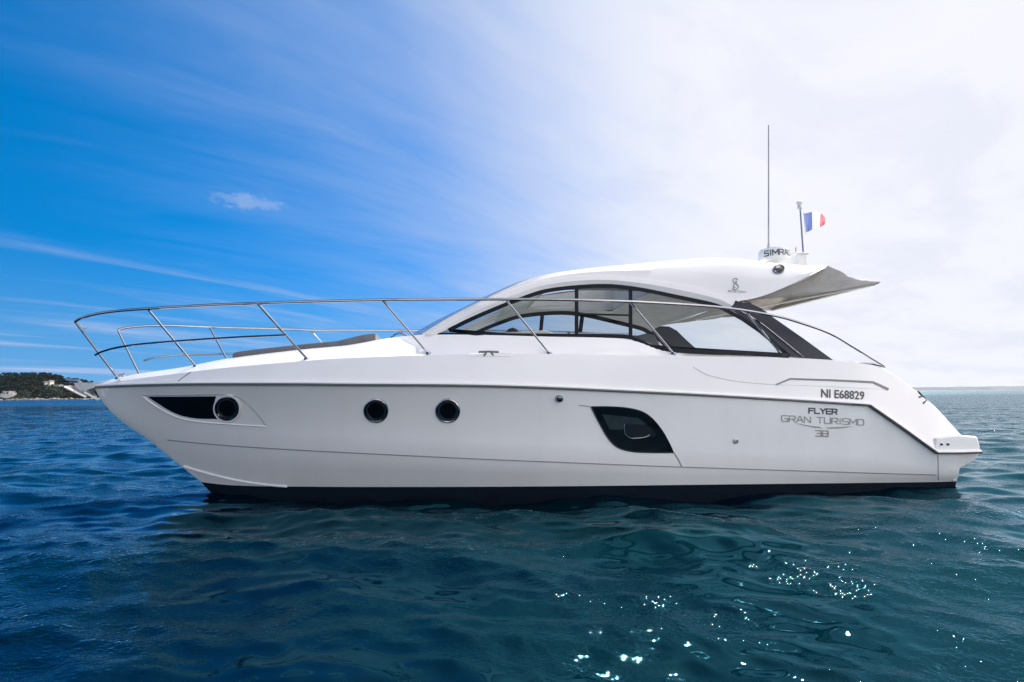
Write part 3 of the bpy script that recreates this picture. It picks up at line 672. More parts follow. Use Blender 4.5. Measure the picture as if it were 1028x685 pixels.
# side windows: pane, frames, posts, both sides
sillpx = crom([(438.5, 336.4), (500, 337), (578, 337.6), (620, 338), (634, 339.4), (645, 344.5), (656, 349), (668, 351.3), (688, 352.8), (740, 354.8), (792.6, 357.2)], 6, (4,))
aftpx = [(731, 311), (745, 318.5), (763, 331), (778, 343.5), (792.6, 357)]
def side(px, py, off=0.0): return solve(px, py, lambda x, z: yS(x, z) + off)
def window_side(sgn):
    e = empty('side_window', yacht)
    fl = lambda p: (p[0], p[1] * sgn, p[2])
    topc = [tuple(p) for p in fI] + aftpx[1:]
    # resample both edges to a common count
    def resample(pts, n):
        p = np.array(pts, float); d = np.r_[0, np.cumsum(np.linalg.norm(np.diff(p, axis=0), axis=1))]
        s_ = np.linspace(0, d[-1], n); return np.stack([np.interp(s_, d, p[:, k]) for k in (0, 1)], 1)
    # by photo column rather than by length, so that the pane is ruled vertically
    xs = np.linspace(439, 792, 90); tp = np.array(topc); sp_ = np.array(sillpx)
    up = [fl(side(x, np.interp(x, tp[:, 0], tp[:, 1]), -0.02)) for x in xs]
    dn = [fl(side(x, np.interp(x, sp_[:, 0], sp_[:, 1]), -0.02)) for x in xs]
    b = MB(); b.grid([up, [tuple(0.5 * (np.array(p) + np.array(q))) for p, q in zip(up, dn)], dn]); b.build('pane', MT['glass'], e)
    def band(path, wid, name, mtl, o1=0.008, o2=-0.035):
        pts = [np.array(p, float) for p in path]; A = []; B = []
        for i, p in enumerate(pts):
            t = pts[min(i + 1, len(pts) - 1)] - pts[max(i - 1, 0)]; t = t / (np.linalg.norm(t) + 1e-9); nn = np.array([-t[1], t[0]])
            A.append(p + nn * wid / 2); B.append(p - nn * wid / 2)
        m_ = MB(); m_.grid([[fl(side(*p, o1)) for p in A], [fl(side(*p, o1)) for p in B], [fl(side(*p, o2)) for p in B], [fl(side(*p, o2)) for p in A]], close_v=True)
        for k_ in (0, -1): m_.add([fl(side(*A[k_], o1)), fl(side(*B[k_], o1)), fl(side(*B[k_], o2)), fl(side(*A[k_], o2))], [(0, 1, 2, 3)])
        return m_.build(name, mtl, e)
    band([(x, y + 1.6) for x, y in topc[3:]], 4.0, 'window_frame', MT['frame'])
    band([(x, y - 0.4) for x, y in sillpx], 4.0, 'window_frame', MT['frame'])
    yt = lambda x: float(np.interp(x, tp[:, 0], tp[:, 1])); ys_ = lambda x: float(np.interp(x, sp_[:, 0], sp_[:, 1]))
    for x in (578.8, 633.0): band([(x, yt(x) + 1), (x, ys_(x) - 1)], 3.8, 'window_post', MT['frame'], 0.006, -0.03)
    band([(580, 315.3), (632, 316.6)], 1.8, 'window_post', MT['frame'], 0.004, -0.02)
    band([(580, 334.8), (632, 335.2)], 1.6, 'window_post', MT['steel'], 0.004, -0.02)
    return e
window_side(1); window_side(-1)
# dark quarter panels behind the windows
def qpanel(sgn):
    px = [(729, 307.5), (738.5, 303.6), (752, 304.2), (764, 309.5), (776, 318.6), (806, 339.5), (836, 361.3), (806, 359.3), (793.5, 357.4), (779, 344), (764, 331.2), (746, 319)]
    o_ = [side(*p, 0.0) for p in px]; i_ = [side(*p, -0.04) for p in px]
    m_ = MB(); fl = lambda p: (p[0], p[1] * sgn, p[2])
    m_.slab([fl(p) for p in o_], [fl(p) for p in i_]); q = m_.build('quarter_panel', MT['panel'], yacht, smooth=False)
    m_ = MB(); m_.tube([fl(side(*p, 0.006)) for p in crom([(742, 311.5), (762, 323), (785, 341), (807, 358.8)], 5)], 0.007, 6); m_.build('panel_trim', MT['steel'], q)
qpanel(1); qpanel(-1)

# roof fittings: emblem, lettering, deck speaker light
e_ = MB()
for path in ([(740.5, 281), (738.5, 279.6), (736, 280.8), (736.4, 283.4), (739, 285), (741, 287.2), (740.5, 289.8), (737.6, 291), (735.2, 289.6)], [(738.2, 282.2), (739.6, 283), (738.4, 284.6), (736.6, 286.2), (736.4, 288.4), (738.2, 289)]):
    e_.tube([hitf(*p, ROOF, 0.003, 1.1) for p in crom(path, 4)], 0.006, 6)
e_.build('emblem', MT['seam'], roof)
lettering('BENETEAU', [(731, 291.3), (749, 292.1), (749, 294.3), (731, 293.5)], ROOF, MT['seam'], roof, 'maker_lettering', 0.0)
b = MB(); b.grid([[hitf(781.6 + rx * math.cos(a), 270.8 + ry * math.sin(a), ROOF, o_, 1.05) for a in np.linspace(0, 2 * math.pi, 29)[:-1]] for rx, ry, o_ in ((5.9, 4.3, -0.01), (5.9, 4.3, 0.02), (5.0, 3.5, 0.03), (4.4, 3.0, 0.02))], close_v=True)
dl = b.build('deck_light', MT['steel'], yacht)
b = MB(); b.grid([[hitf(781.2 + rx * math.cos(a), 270.8 + ry * math.sin(a), ROOF, o_, 1.05) for a in np.linspace(0, 2 * math.pi, 29)[:-1]] for rx, ry, o_ in ((4.5, 3.1, 0.018), (3.0, 2.0, 0.026), (0.1, 0.1, 0.028))], close_v=True)
b.build('lens', MT['black'], dl)

# radar, mount, whip aerial, flag staff ------------------------------------------------
rc = Vector(at(777.2, 263.5, 0.25)); sc_ = (rc.z - at(777.2, 250, 0.25)[2]) / -13.5     # metres per pixel here
rad = 14.2 * sc_
rz = rc.z
radar = empty('radar', yacht)
b = MB(); b.lathe((rc.x, rc.y, rz), [(0.001, 0.0), (rad * 0.6, 0.0), (rad * 0.66, 0.02), (rad * 0.985, 0.028), (rad * 1.0, 0.05), (rad * 0.955, 0.165), (rad * 0.91, 0.19), (rad * 0.6, 0.203), (0.001, 0.207)], 48)
b.build('radome', MT['plastic'], radar, angle=50)
b = MB(); b.lathe((rc.x, rc.y, rz - 0.12), [(0.001, 0), (rad * 0.6, 0.0), (rad * 0.5, 0.125), (0.001, 0.125)], 24); b.build('radar_base', MT['plastic'], radar)
GL['D'] = [[(0, 0), (0, 1), (.75, 1), (1, .78), (1, .22), (.75, 0), (0, 0)]]; GL['i'] = [[(.5, 0), (.5, 1)]]
camdir = math.atan2(CAMB.y - rc.y, CAMB.x - rc.x); b = MB(); pos = 0.0; word = 'SiMRAD'; wd_ = {'i': 0.35, 'M': 1.2}
tot = sum(wd_.get(c, 1.0) for c in word) + 0.3 * (len(word) - 1)
def on_dome(a, h, lift_):
    ang = camdir + R(-34) + R(112) * a; hgt = 0.066 + h * 0.078; rr = rad * (1.0 - 0.045 * (hgt - 0.05) / 0.115) + lift_
    return Vector((rc.x + rr * math.cos(ang), rc.y + rr * math.sin(ang), rz + hgt))
for c in word:
    cw = wd_.get(c, 1.0)
    for path in GL[c]:
        for k_ in range(len(path) - 1):
            (xa, ya), (xc, yc) = path[k_], path[k_ + 1]
            pa, pc = np.array([(pos + xa * cw) / tot * 6.6, ya]), np.array([(pos + xc * cw) / tot * 6.6, yc])
            d = pc - pa; d = d / (np.linalg.norm(d) + 1e-9); n_ = np.array([-d[1], d[0]]) * 0.10; e0 = d * 0.09
            b.add([on_dome(q[0] / 6.6, q[1], 0.004 + 0.0006 * (k_ % 3)) for q in (pa - e0 + n_, pc + e0 + n_, pc + e0 - n_, pa - e0 - n_)], [(0, 1, 2, 3)])
    pos += cw + 0.3
b.build('radar_lettering', MT['letter'], radar, smooth=False)
mp = Vector(at(802.5, 266, 0.15)); b = MB(); b.box(mp + Vector((0, 0, 0.05)), (0.17, 0.15, 0.22)); b.box(mp + Vector((0, 0, 0.165)), (0.23, 0.20, 0.03)); mount = b.build('aerial_mount', MT['plastic'], yacht, bevel=0.012)
b = MB(); c_ = Vector(at(799, 255, 0.15)); b.tube([c_, Vector(at(799, 248.5, 0.15))], 0.008, 8); b.build('stub_aerial', MT['stub'], mount)
b = MB(); b.tube([at(771.6, 268, -0.15), at(771.6, 246, -0.15)], 0.020, 10); b.tube([at(771.6, 246, -0.15), at(771.6, 126, -0.15)], 0.013, 8, r2=0.009)
b.build('whip_aerial', MT['aerial'], yacht)
staff = empty('flag_staff', yacht)
b = MB(); b.tube([at(807.6, 266, 0.0), at(803.2, 205, 0.0)], 0.018, 10, r2=0.014); b.build('pole', MT['steel'], staff)
tp_ = Vector(at(803, 208.5, 0.0)); b = MB(); b.lathe(tp_, [(0.001, -0.02), (0.034, -0.02), (0.038, 0.0), (0.034, 0.012), (0.030, 0.06), (0.046, 0.064), (0.046, 0.095), (0.030, 0.11), (0.001, 0.112)], 20)
b.build('masthead_light', MT['plastic'], staff)
top = crom([(807.2, 214.6), (811, 213.8), (816, 212.8), (821, 213.2), (825, 215), (828.6, 219)], 6); bot = crom([(809.4, 233.4), (812.5, 232.2), (816, 230.2), (820, 228.6), (824, 227.8), (828, 225.4)], 6)
b = MB(); nn = len(top); g = []
for i in range(nn):
    yb = 0.0 + 0.05 * math.sin(i / nn * 7.5) * min(1, i / 6)
    g.append([at(*(top[i] * (1 - s_) + bot[i] * s_), yb + 0.012 * math.sin(s_ * 5 + i * 0.3)) for s_ in np.linspace(0, 1, 9)])
for i in range(nn - 1):
    b.m = 0 if i < nn * 0.34 else (1 if i < nn * 0.69 else 2)
    b.grid([g[i], g[i + 1]])
fl_ = b.build('flag', [MT['blue'], MT['white'], MT['red']], staff)
b = MB(); b.tube([at(806.8, 213.5, 0.0), at(808.6, 234.5, 0.0)], 0.004, 6); b.build('halyard', MT['rope'], staff)

# awning -----------------------------------------------------------------------------
P1 = np.array(at(742, 303.2, 1.13)); Pm = np.array(at(786, 289.5, 1.10)); P2 = np.array(rT[-1]) + np.array([0, 0.03, 0]); P3 = np.array(at(884.5, 281.8, 1.15))
u0 = [P1, P1 * 0.75 + Pm * 0.25 + np.array([-0.02, 0.0, -0.01]), Pm, (Pm + P2) / 2 + np.array([-.03, 0.0, -0.02]), P2, np.array([P2[0], 0.55, P2[2] + 0.05]), np.array([P2[0], 0.0, P2[2] + 0.07])]
u1 = [P3 + np.array([0.06, 0, -0.045]), P3 + np.array([0.03, 0, -0.03]), P3 + np.array([0, 0, -0.015]), P3 + np.array([0, -0.03, 0.0]), P3 + np.array([0.0, -0.12, 0.03]), np.array([P3[0] + 0.02, 0.50, P3[2] + 0.17]), np.array([P3[0] + 0.03, 0, P3[2] + 0.22])]
def dens(u): 
    u = [np.array(p) for p in u]; full = u + [p * np.array([1, -1, 1]) for p in reversed(u[:-1])]; return crom(full, 6, (4, 8))
U0, U1 = dens(u0), dens(u1); rows = []
for i in range(25):
    s_ = i / 24; rw = []
    for j, (a, c_) in enumerate(zip(U0, U1)):
        q = a * (1 - s_) + c_ * s_
        w4 = math.sin(math.pi * s_)
        q = q + np.array([0, 0, -0.055 * w4 * math.exp(-((j - 24) / 9.0) ** 2) - 0.055 * w4 * math.exp(-((j - 48) / 9.0) ** 2)])
        q = q + np.array([0, -1 if j < 36 else 1, 0]) * 0.06 * w4 * math.exp(-((j - 12) / 8.0) ** 2)
        q = q + np.array([0, 0, 0.018 * w4 * math.sin(j * 0.8 + s_ * 6) + 0.010 * w4 * math.sin(j * 2.3 - s_ * 13)])
        rw.append(tuple(q))
    rows.append(rw)
tip0, tip1 = rows[-1][0], rows[-1][-1]
for s_ in (0.5, 1.0):                                   # the aft edge hangs to the pole between the tips
    rows.append([tuple(np.array(p) * (1 - s_) + s_ * np.array([tip0[0] + 0.03 * s_, min(max(p[1], tip1[1]), tip0[1]), tip0[2] - 0.012])) for p in rows[24]])
b = MB(); b.grid(rows); aw = b.build('awning', MT['canvas'], yacht, angle=60)
sol = aw.modifiers.new('cloth', 'SOLIDIFY'); sol.thickness = 0.006
mir = lambda p: (p[0], -p[1], p[2])
b = MB(); pa = P3 + np.array([0.08, -0.02, -0.055]); b.tube([pa, (pa[0] + 0.03, 0, pa[2] - 0.01), mir(pa)], 0.014, 8)
b.tube([(P1[0] - 0.25, 0.55, P1[2] - 0.0), mir(pa)], 0.013, 8); b.tube([(P1[0] - 0.25, -0.55, P1[2] - 0.0), tuple(pa)], 0.013, 8)
b.build('awning_pole', MT['plastic'], aw)
b = MB(); b.tube([hitf(738 + i * 4.0, 303.2 + 1.4 * math.sin(i * 2.1), ROOF, 0.02, 1.13) for i in range(5)], 0.012, 6); b.build('awning_tie', MT['pad'], aw)

# rails ------------------------------------------------------------------------------
XR = [-0.2, 2, 5, 7, 8.5, 9.82, 10.7, 11.1]; YR = [1.50, 1.55, 1.55, 1.46, 1.27, 0.88, 0.52, 0.36]
yRail = lambda x, z=0: float(np.interp(x, XR, YR))
toprail = [(75.2, 323.6), (77.5, 321.4), (82.8, 319), (92, 316.4), (104, 314), (130, 311.2), (182.6, 307.9), (240, 305.2), (350, 301.9), (430, 300.7), (507.6, 300.6), (560, 301), (600, 301.9), (652, 303.8), (722.6, 308.7), (775, 316.6), (804, 324.4), (833.5, 335), (856.8, 348.6), (873, 358.6), (887.2, 367.2)]
tr3 = [solve(*p, yRail) for p in crom(toprail, 8)]
stan = [((75.4, 323), (118.5, 380)), ((148.4, 310.2), (196.6, 367.8)), ((258.6, 304.8), (308, 360.2)), ((383.5, 301.4), (430, 354.8)), ((507.6, 300.8), (551.6, 354.8)), ((632, 303), (676, 355)), ((748, 312.2), (785.5, 357.6))]
midrail = [(95.5, 356.6), (104, 352.6), (122, 348.2), (150, 344.8), (200, 341), (240, 338.6), (270, 337.2), (287.5, 336.4)]
mr3 = [solve(*p, lambda x, z: yRail(x) - 0.03) for p in crom(midrail, 6)]
stern_mid = None
for sgn in (1, -1):
    fl = lambda p: (p[0], p[1] * sgn, p[2])
    e = empty('guard_rail', yacht)
    b = MB(); b.tube([fl(p) for p in tr3], 0.0165, 10); b.build('top_rail', MT['steel'], e)
    b = MB(); b.tube([fl(p) for p in mr3], 0.0125, 8); b.build('mid_rail', MT['steel'], e)
    for a, c_ in stan:
        pa = Vector(solve(*a, yRail)); pb = hit(*c_, DECK, 0.0)
        if pb is None: pb = Vector(solve(*c_, bE))
        b = MB(); b.tube([fl(pa), fl(pb)], 0.0128, 8)
        b.lathe(fl((pb.x, pb.y, pb.z - 0.004)), [(0.001, 0.02), (0.02, 0.02), (0.032, 0.006), (0.034, -0.01)], 14); b.build('stanchion', MT['steel'], e)
b = MB(); c_ = Vector(solve(80, 326, yRail)); b.tube([c_ + Vector((-0.10 * t, -0.02 * t, -0.05 * math.sin(t * 3.0))) for t in np.linspace(0, 1, 8)], 0.006, 6); b.build('pelican_hook', MT['steel'], yacht)

# deck cleats
def cleat(a, m1, m2, c_, bvh, foot, yb=1.5):
    b = MB(); A, B_, = hitf(*a, bvh, 0.05, yb), hitf(*c_, bvh, 0.05, yb); b.tube([A, A.lerp(B_, 0.5) + Vector((0, 0, 0.004)), B_], 0.011, 8)
    for q, g_ in ((m1, foot[0]), (m2, foot[1])):
        b.tube([hitf(*q, bvh, 0.05, yb), hitf(*g_, bvh, 0.0, yb)], 0.010, 8)
    return b.build('cleat', MT['dullsteel'], yacht)
b = MB(); b.tube([at(480.5, 353.4, 1.60), at(490.5, 353.1, 1.60), at(500.5, 353.5, 1.60)], 0.012, 8)
b.tube([at(488.5, 353.4, 1.60), at(486.0, 357.6, 1.61)], 0.012, 8); b.tube([at(492.8, 353.4, 1.60), at(495.4, 357.6, 1.61)], 0.012, 8); b.build('cleat', MT['greyline'], yacht)
notch = [(469.5, 355.0), (472, 358.2), (512, 358.0), (514.5, 354.9)]
b = MB(); b.slab([hitf(*p, DECK, 0.006, 1.6) for p in notch], [hitf(*p, DECK, -0.03, 1.6) for p in notch]); b.build('cleat_plinth', MT['plastic'], deck)
b = MB(); b.tube([at(921.5, 393.0, 1.58), at(928.5, 400.5, 1.58), at(935.5, 408.4, 1.58)], 0.011, 8); b.tube([at(926, 398, 1.58), at(922, 399, 1.60)], 0.012, 8); b.tube([at(929.5, 402, 1.58), at(926.5, 405.2, 1.61)], 0.012, 8); b.build('cleat', MT['black'], yacht)
b = MB(); c_ = Vector(at(122.5, 378.2, 0.0)); b.tube([at(119, 377.0, 0), at(126, 375.6, 0)], 0.011, 8); b.tube([at(121, 377, 0), at(121.6, 381, 0)], 0.012, 8); b.tube([at(124.5, 376.4, 0), at(125, 380, 0)], 0.012, 8); b.build('cleat', MT['dullsteel'], yacht)
b = MB(); b.tube([at(852, 366.8, 1.42), at(862, 365.2, 1.42), at(876, 365.4, 1.42), at(888, 368.6, 1.42)], 0.014, 8); b.build('grab_handle', MT['steel'], yacht)

# sun pad on the foredeck
pad = empty('sun_pad', yacht)
def cushion(px_top, px_bot, y1, name):
    T_ = [solve(*p, lambda x, z: min(y1, yW(x) * 0.95)) for p in crom(px_top, 5)]; B_ = [solve(*p, lambda x, z: min(y1, yW(x) * 0.95)) for p in crom(px_bot, 5)]
    m_ = MB(); rows = []
    for f_ in (1.0, 0.985, 0.5, 0.0, -0.5, -0.985, -1.0):
        pin = 0.35 if abs(f_) == 1.0 else 0.0
        rows.append([(a[0], a[1] * f_, a[2] * (1 - pin) + c_[2] * pin) for a, c_ in zip(T_, B_)])
    m_.grid(rows); m_.grid([rows[0], [(c_[0], a[1], c_[2] - 0.06) for a, c_ in zip(T_, B_)]]); m_.grid([rows[-1], [(c_[0], -a[1], c_[2] - 0.06) for a, c_ in zip(T_, B_)]])
    ends = [[r_[k_] for r_ in rows] for k_ in (0, -1)]
    for k_, en_ in zip((0, -1), ends): m_.add(en_ + [(B_[k_][0], -T_[k_][1], B_[k_][2] - 0.06), (B_[k_][0], T_[k_][1], B_[k_][2] - 0.06)], [tuple(range(len(en_) + 2))])
    return m_.build(name, MT['pad'], pad, angle=50)
cushion([(233.5, 356), (236, 354), (254, 351.2), (298, 346.4), (341, 342.2)], [(233.5, 359), (240, 358.5), (254, 356.5), (298, 351.8), (341, 347.6)], 0.78, 'cushion')
cushion([(341, 342), (354, 338.6), (366, 336), (377, 334.9)], [(342, 347.4), (354, 346.2), (366, 345.2), (377.5, 342.6)], 0.80, 'headrest')

# anchor and bow roller
rol = empty('bow_roller', yacht)
b = MB(); pp = [(72.5, 385.5), (76, 384.6), (105, 384.0), (118, 380.8), (104, 387.5), (92, 391.2), (85, 394), (77, 391.4)]
for y0 in (0.07, -0.07): b.slab([at(*p, 0.0)[:1] + (y0, at(*p, 0.0)[2]) for p in pp], [at(*p, 0.0)[:1] + (y0 - 0.012, at(*p, 0.0)[2]) for p in pp])
b.build('roller_cheek', MT['dullsteel'], rol)
q = Vector(at(75.5, 387.2, 0)); b = MB(); b.tube([q + Vector((0, 0.075, 0)), q + Vector((0, -0.075, 0))], 0.035, 14); b.build('roller', MT['black'], rol)
anchor = empty('anchor', yacht)
b = MB(); b.tube([at(112, 383, 0), at(97, 388, 0), at(86, 393.4, 0), at(79, 389, 0), at(69, 383, 0)], 0.016, 8); b.tube([at(66.5, 381.4, 0), at(70.5, 382.6, 0), at(78, 382.6, 0), at(81, 385, 0)], 0.022, 8); b.build('shank', MT['dullsteel'], anchor)
fA_, fB_, fC_ = Vector(at(64.5, 388.4, 0.16)), Vector(at(86.5, 399, 0.10)), Vector(at(98.5, 401.4, 0.04))
for sg in (1, -1):
    m3 = lambda p: Vector((p.x, p.y * sg, p.z))
    b = MB(); b.slab([m3(fA_), m3(fB_), Vector((fB_.x, 0, fB_.z + 0.07)), Vector((fA_.x - 0.08, 0, fA_.z + 0.02))], [m3(fA_) + Vector((0, 0, .01)), m3(fB_) + Vector((0, 0, .01)), Vector((fB_.x, 0, fB_.z + 0.08)), Vector((fA_.x - 0.08, 0, fA_.z + 0.03))])
    fk = b.build('fluke', MT['greyline'], anchor)
    b = MB(); b.tube([m3(fA_), m3(fB_)], 0.013, 6); b.build('fluke_edge', MT['plastic'], fk)
b = MB(); b.tube([Vector(at(84.6, 394.2, 0.06)), fC_], 0.015, 6); b.build('anchor_bar', MT['plastic'], anchor)

# interior seen through the windows: dash, wheel, seat
b = MB(); rg = [at(*p, 0.3) for p in [(478, 345), (485, 338), (500, 333.6), (548, 331.8), (556, 334.4), (556, 345)]]
b.slab(rg, [(x, -1.0, z) for x, y, z in rg]); dash = b.build('dashboard', MT['liner'], yacht, bevel=0.02)
b = MB(); rg = [at(*p, -0.1) for p in [(507, 335), (511, 330), (515, 328.8), (519, 330.4), (523, 335)]]; b.slab(rg, [(x, -0.6, z) for x, y, z in rg]); b.build('instrument_hood', MT['black'], dash, bevel=0.02)
st_ = empty('helm_seat', yacht)
rg = [at(*p, 0.2) for p in [(636, 360), (634, 344), (640, 337), (650, 334.6), (658, 336.2), (662, 343), (668, 360)]]
b = MB(); b.slab(rg, [(x, y - 0.9, z) for x, y, z in rg]); b.build('backrest', MT['pad'], st_, bevel=0.04)
c_ = Vector(at(679, 315.5, -1.02)); b = MB(); b.tube([c_ + Vector((0, 0.0, 0)), c_ + Vector((0, 0.035, 0))], 0.10, 24); b.build('loudspeaker', MT['pad'], roof)

# ================================================================== FAR LAND
GRN = mat('hill_scrub', (0.022, 0.032, 0.018), 0.95, spec=0.05, vary=0.5, vscale=0.08, bump=0.3, bscale=0.3, color2=(0.040, 0.040, 0.024))
def ridge(name, x0, x1, ydist, depth, hfun, nx, ny, material):
    xs = np.linspace(x0, x1, nx); rows = []
    for j in range(ny):
        t = j / (ny - 1); rw = []
        for x in xs:
            prof = math.sin(math.pi * min(1.0, t) ** 0.9) if t < 1 else 0
            z = hfun(x) * max(prof, 0) + (rng.normal(0, 0.03) * hfun(x) if 0 < t < 1 else 0)
            rw.append((x, ydist + depth * t + 4 * math.sin(x * 0.05), z - 0.5 if t in (0, 1) else z))
        rows.append(rw)
    b = MB(); b.grid(rows); o = b.build(name, material); tag(o, kind='structure'); return o
YD = 420.0
def xof(px, d=YD): return (px - 514) / FPX * d
hl_px = [-260, -120, 0, 20, 40, 55, 62, 80, 100, 122, 132]; hl_h = [13, 17, 16.5, 15, 13, 10.5, 8.5, 6.5, 4.2, 1.6, 0.2]
hfun = lambda x: float(np.interp(x, [xof(p) for p in hl_px], hl_h))
ridge('headland', xof(-260), xof(132), YD, 130, hfun, 130, 16, GRN)
def hz(x, y):
    t = min(max((y - YD - 4 * math.sin(x * 0.05)) / 130, 0), 1); return hfun(x) * math.sin(math.pi * t ** 0.9)
# rocks along the waterline
rockm = mat('shore_rock', (0.20, 0.175, 0.15), 0.9, vary=0.4, vscale=0.5, bump=0.5, bscale=2, color2=(0.14, 0.115, 0.10))
b = MB()
for _ in range(420):
    x = rng.uniform(xof(-200), xof(131)); s_ = rng.uniform(0.5, 2.3); y = YD + 4 * math.sin(x * 0.05) + rng.uniform(-3, 3)
    bm = bmesh.new(); bmesh.ops.create_icosphere(bm, subdivisions=1, radius=1)
    k1 = rng.uniform(0.6, 1.4, 3)
    vs = [(x + v_.co.x * s_ * 1.5 * k1[0] * (1 + rng.normal(0, .12)), y + v_.co.y * s_ * k1[1], 0.1 + v_.co.z * s_ * 0.7 * k1[2] * (1 + rng.normal(0, .15))) for v_ in bm.verts]
    b.add(vs, [tuple(q.index for q in f.verts) for f in bm.faces]); bm.free()
o = b.build('shore_rocks', rockm, smooth=False); tag(o, kind='stuff')
# trees
leaf = mat('pine_foliage', (0.007, 0.017, 0.013), 0.9, spec=0.05, vary=0.5, vscale=0.35, bump=0.4, bscale=3, color2=(0.015, 0.028, 0.018))
leaf2 = mat('oak_foliage', (0.010, 0.019, 0.013), 0.9, spec=0.05, vary=0.5, vscale=0.35, color2=(0.021, 0.029, 0.018))
bark = mat('bark', (0.12, 0.085, 0.06), 0.95, vary=0.3)
def tree_proto(kind):
    r = empty('coastal_tree')
    hgt = (7.5, 6.0, 5.0)[kind]; wd = (3.2, 2.8, 2.4)[kind]
    b = MB(); b.tube([(0, 0, -1.5), (0.1, 0, hgt * 0.35), (0.25, 0.1, hgt * 0.7)], 0.28, 7, r2=0.12)
    for a in range(4): b.tube([(0.1, 0, hgt * 0.38), (math.cos(a * 1.6) * wd * 0.5, math.sin(a * 1.6) * wd * 0.5, hgt * 0.66)], 0.11, 5, r2=0.05)
    b.build('trunk', bark, r)
    b = MB(); rr = np.random.default_rng(30 + kind)
    lobes = [(np.array([rr.normal(0, wd * 0.42), rr.normal(0, wd * 0.42), hgt * rr.uniform(0.5, 0.92)]), rr.uniform(0.28, 0.5) * wd) for _ in range(13)]
    for c0, rad_ in lobes:
        for _ in range(95):
            d = rr.normal(size=3); d /= np.linalg.norm(d); p = c0 + d * rad_ * rr.uniform(0.55, 1.05) * np.array([1, 1, 0.72])
            s_ = rr.uniform(0.22, 0.5); a1 = rr.normal(size=3); a1 /= np.linalg.norm(a1); a2 = np.cross(a1, d + 0.3 * rr.normal(size=3)); a2 /= np.linalg.norm(a2) + 1e-9
            b.add([p - a1 * s_, p + a2 * s_ * 0.7, p + a1 * s_, p - a2 * s_ * 0.7], [(0, 1, 2, 3)])
    b.build('crown', (leaf, leaf2, leaf)[kind], r, smooth=False)
    return r
protos = [tree_proto(k_) for k_ in range(3)]
used = set(); tree_labels = ['dark green rounded pine among the trees on the wooded headland', 'dark green broad tree among the trees on the wooded headland', 'dark green low tree among the trees on the wooded headland']
spots = []
for p in np.arange(-36, 133, 2.5):                       # rows up the slope: front, middle, skyline
    for t, jit in ((0.06, 3), (0.15, 5), (0.25, 5), (0.35, 6), (0.46, 6)):
        if p > 96 and t > 0.3: continue
        if rng.random() < (0.3 if t < 0.1 else 0.08): continue
        pp_ = p + rng.uniform(-1, 1)
        spots.append((pp_, YD + 130 * t + rng.uniform(-jit, jit)))
def clear_of(px, y):
    return (abs(px - 9) < 7 and y < YD + 9) or (44 < px < 63 and YD + 13 < y < YD + 36)
for px_, y in spots:
    if clear_of(px_, y): continue
    x = xof(px_, y); k_ = int(rng.choice([0, 1, 2], p=[0.4, 0.35, 0.25])); s_ = rng.uniform(0.75, 1.2) * (0.6 if px_ > 60 else 1.0) * (0.5 if 42 < px_ < 66 and y < YD + 30 else 1.0) * (0.75 if px_ > 90 else 1)
    src = protos[k_]
    if k_ in used:
        o = src.copy(); COL.objects.link(o)
        for ch in src.children:
            c2 = ch.copy(); COL.objects.link(c2); c2.parent = o
    else: o = src; used.add(k_)
    o.location = (x, y, hz(x, y) - 0.3); o.rotation_euler = (0, 0, rng.uniform(0, 6.28)); o.scale = (s_ * rng.uniform(0.9, 1.2),) * 2 + (s_,)
    tag(o, tree_labels[k_], 'tree', 'trees on the wooded headland')
# undergrowth
b = MB()
for _ in range(7500):
    px_ = rng.uniform(-60, 133); y = YD + rng.uniform(3, 65); x = xof(px_, y)
    if abs(px_ - 10) < 9 and y < YD + 7: continue
    z = hz(x, y) + rng.uniform(0, 1.1)
    s_ = rng.uniform(0.35, 0.95); a1 = rng.normal(size=3); a1 /= np.linalg.norm(a1); a2 = np.cross(a1, rng.normal(size=3)); a2 /= np.linalg.norm(a2) + 1e-9
    p = np.array([x, y, z]); b.add([p - a1 * s_, p + a2 * s_, p + a1 * s_, p - a2 * s_], [(0, 1, 2, 3)])
o = b.build('undergrowth', leaf2, smooth=False); tag(o, kind='stuff')
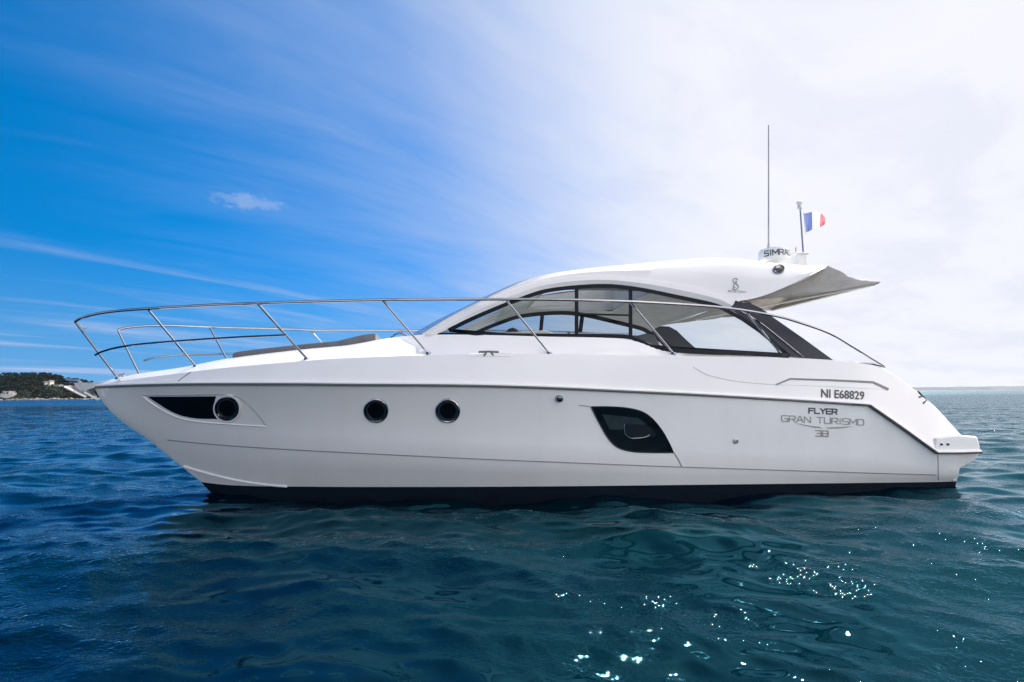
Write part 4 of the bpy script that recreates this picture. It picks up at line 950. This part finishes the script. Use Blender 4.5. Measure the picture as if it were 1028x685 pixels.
# houses
wallm = mat('white_render', (0.50, 0.49, 0.47), 0.8, vary=0.1, vscale=0.6); roofm = mat('terracotta', (0.16, 0.105, 0.085), 0.9, vary=0.3); winm = mat('house_window', (0.03, 0.035, 0.045), 0.2, vary=0.3)
grw = mat('grey_render', (0.42, 0.42, 0.42), 0.85, vary=0.15)
def house(name, px_, dy, wdt, dep, h, label, cat, wm, wins, roof_h=0.0, z=None, blocks=()):
    y = YD + dy; x = xof(px_, y); r = empty(name, loc=(x, y, z if z is not None else hz(x, y)))
    b = MB(); b.box((0, 0, h / 2 - 1), (wdt, dep, h + 2))
    for bx, bw, bh in blocks: b.box((bx, 0.4, bh / 2 - 1), (bw, dep * 0.8, bh + 2))
    b.build('wall', wm, r, smooth=False)
    if roof_h:
        b = MB(); b.slab([(-wdt / 2 - .3, -dep / 2 - .3, h), (wdt / 2 + .3, -dep / 2 - .3, h), (0, -dep / 2 - .3, h + roof_h)], [(-wdt / 2 - .3, dep / 2 + .3, h), (wdt / 2 + .3, dep / 2 + .3, h), (0, dep / 2 + .3, h + roof_h)])
        b.build('roof', roofm, r, smooth=False)
    else:
        b = MB(); b.box((0, 0, h + 0.1), (wdt + 0.4, dep + 0.4, 0.25)); b.build('roof', wm, r, smooth=False)
    for wx, wz, ww, wh in wins:
        b = MB(); b.box((wx, -dep / 2 - 0.02, wz), (ww, 0.12, wh)); b.build('window', winm, r, smooth=False)
    tag(r, label, cat)
house('white_villa', 10.5, 3.5, 5.2, 5, 3.5, 'white flat-roofed villa close to the rocky shore', 'house', wallm, [(1.2, 2.2, 1.3, 1.3), (-1.4, 2.1, 0.9, 1.1)], 0, None, [(-3.6, 3.2, 1.9), (3.1, 1.8, 2.6)])
house('hillside_house', 51.8, 32, 1.9, 4, 3.4, 'narrow white house end standing alone among dark trees', 'house', wallm, [(0.0, 2.0, 0.5, 0.8)], 1.0)
house('low_house', 59.5, 31, 5.0, 4, 1.3, 'low pale grey house below the narrow white one', 'house', grw, [(-1.0, 0.6, 0.7, 0.6), (1.0, 0.6, 0.7, 0.6)], 0.0)
house('hillside_house', 45.5, 33, 3.6, 4, 1.7, 'grey hillside house left of the narrow white one', 'house', grw, [(0.5, 0.9, 0.8, 0.7)], 0.9)

# far shore on the right
FARM = mat('far_shore_scrub', (0.035, 0.040, 0.045), 0.95, vary=0.4, vscale=0.004)
FD = 5200.0
fpx = [640, 800, 905, 925, 935, 950, 970, 990, 1010, 1030, 1100, 1300]; fh = [0, 10, 20, 24, 30, 38, 36, 37, 37, 38, 40, 30]
ffun = lambda x: float(np.interp(x, [xof(p, FD) for p in fpx], fh)) + 1.2 * math.sin(x * 0.02) + 0.8 * math.sin(x * 0.071)
ridge('far_shore', xof(700, FD), xof(1290, FD), FD, 900, ffun, 260, 8, FARM)

# the air over the bay
b = MB(); b.box((0, 2600, 22.5), (16000, 7600, 48.0)); 
HZ = bpy.data.materials.new('bay_haze'); HZ.use_nodes = True; t = HZ.node_tree; t.nodes.clear()
vo = t.nodes.new('ShaderNodeVolumePrincipled'); vo.inputs['Color'].default_value = (0.70, 0.81, 1.0, 1); vo.inputs['Density'].default_value = 0.00003; vo.inputs['Anisotropy'].default_value = 0.1
ou = t.nodes.new('ShaderNodeOutputMaterial'); t.links.new(vo.outputs[0], ou.inputs['Volume'])
o = b.build('haze', HZ, smooth=False); tag(o, kind='stuff')
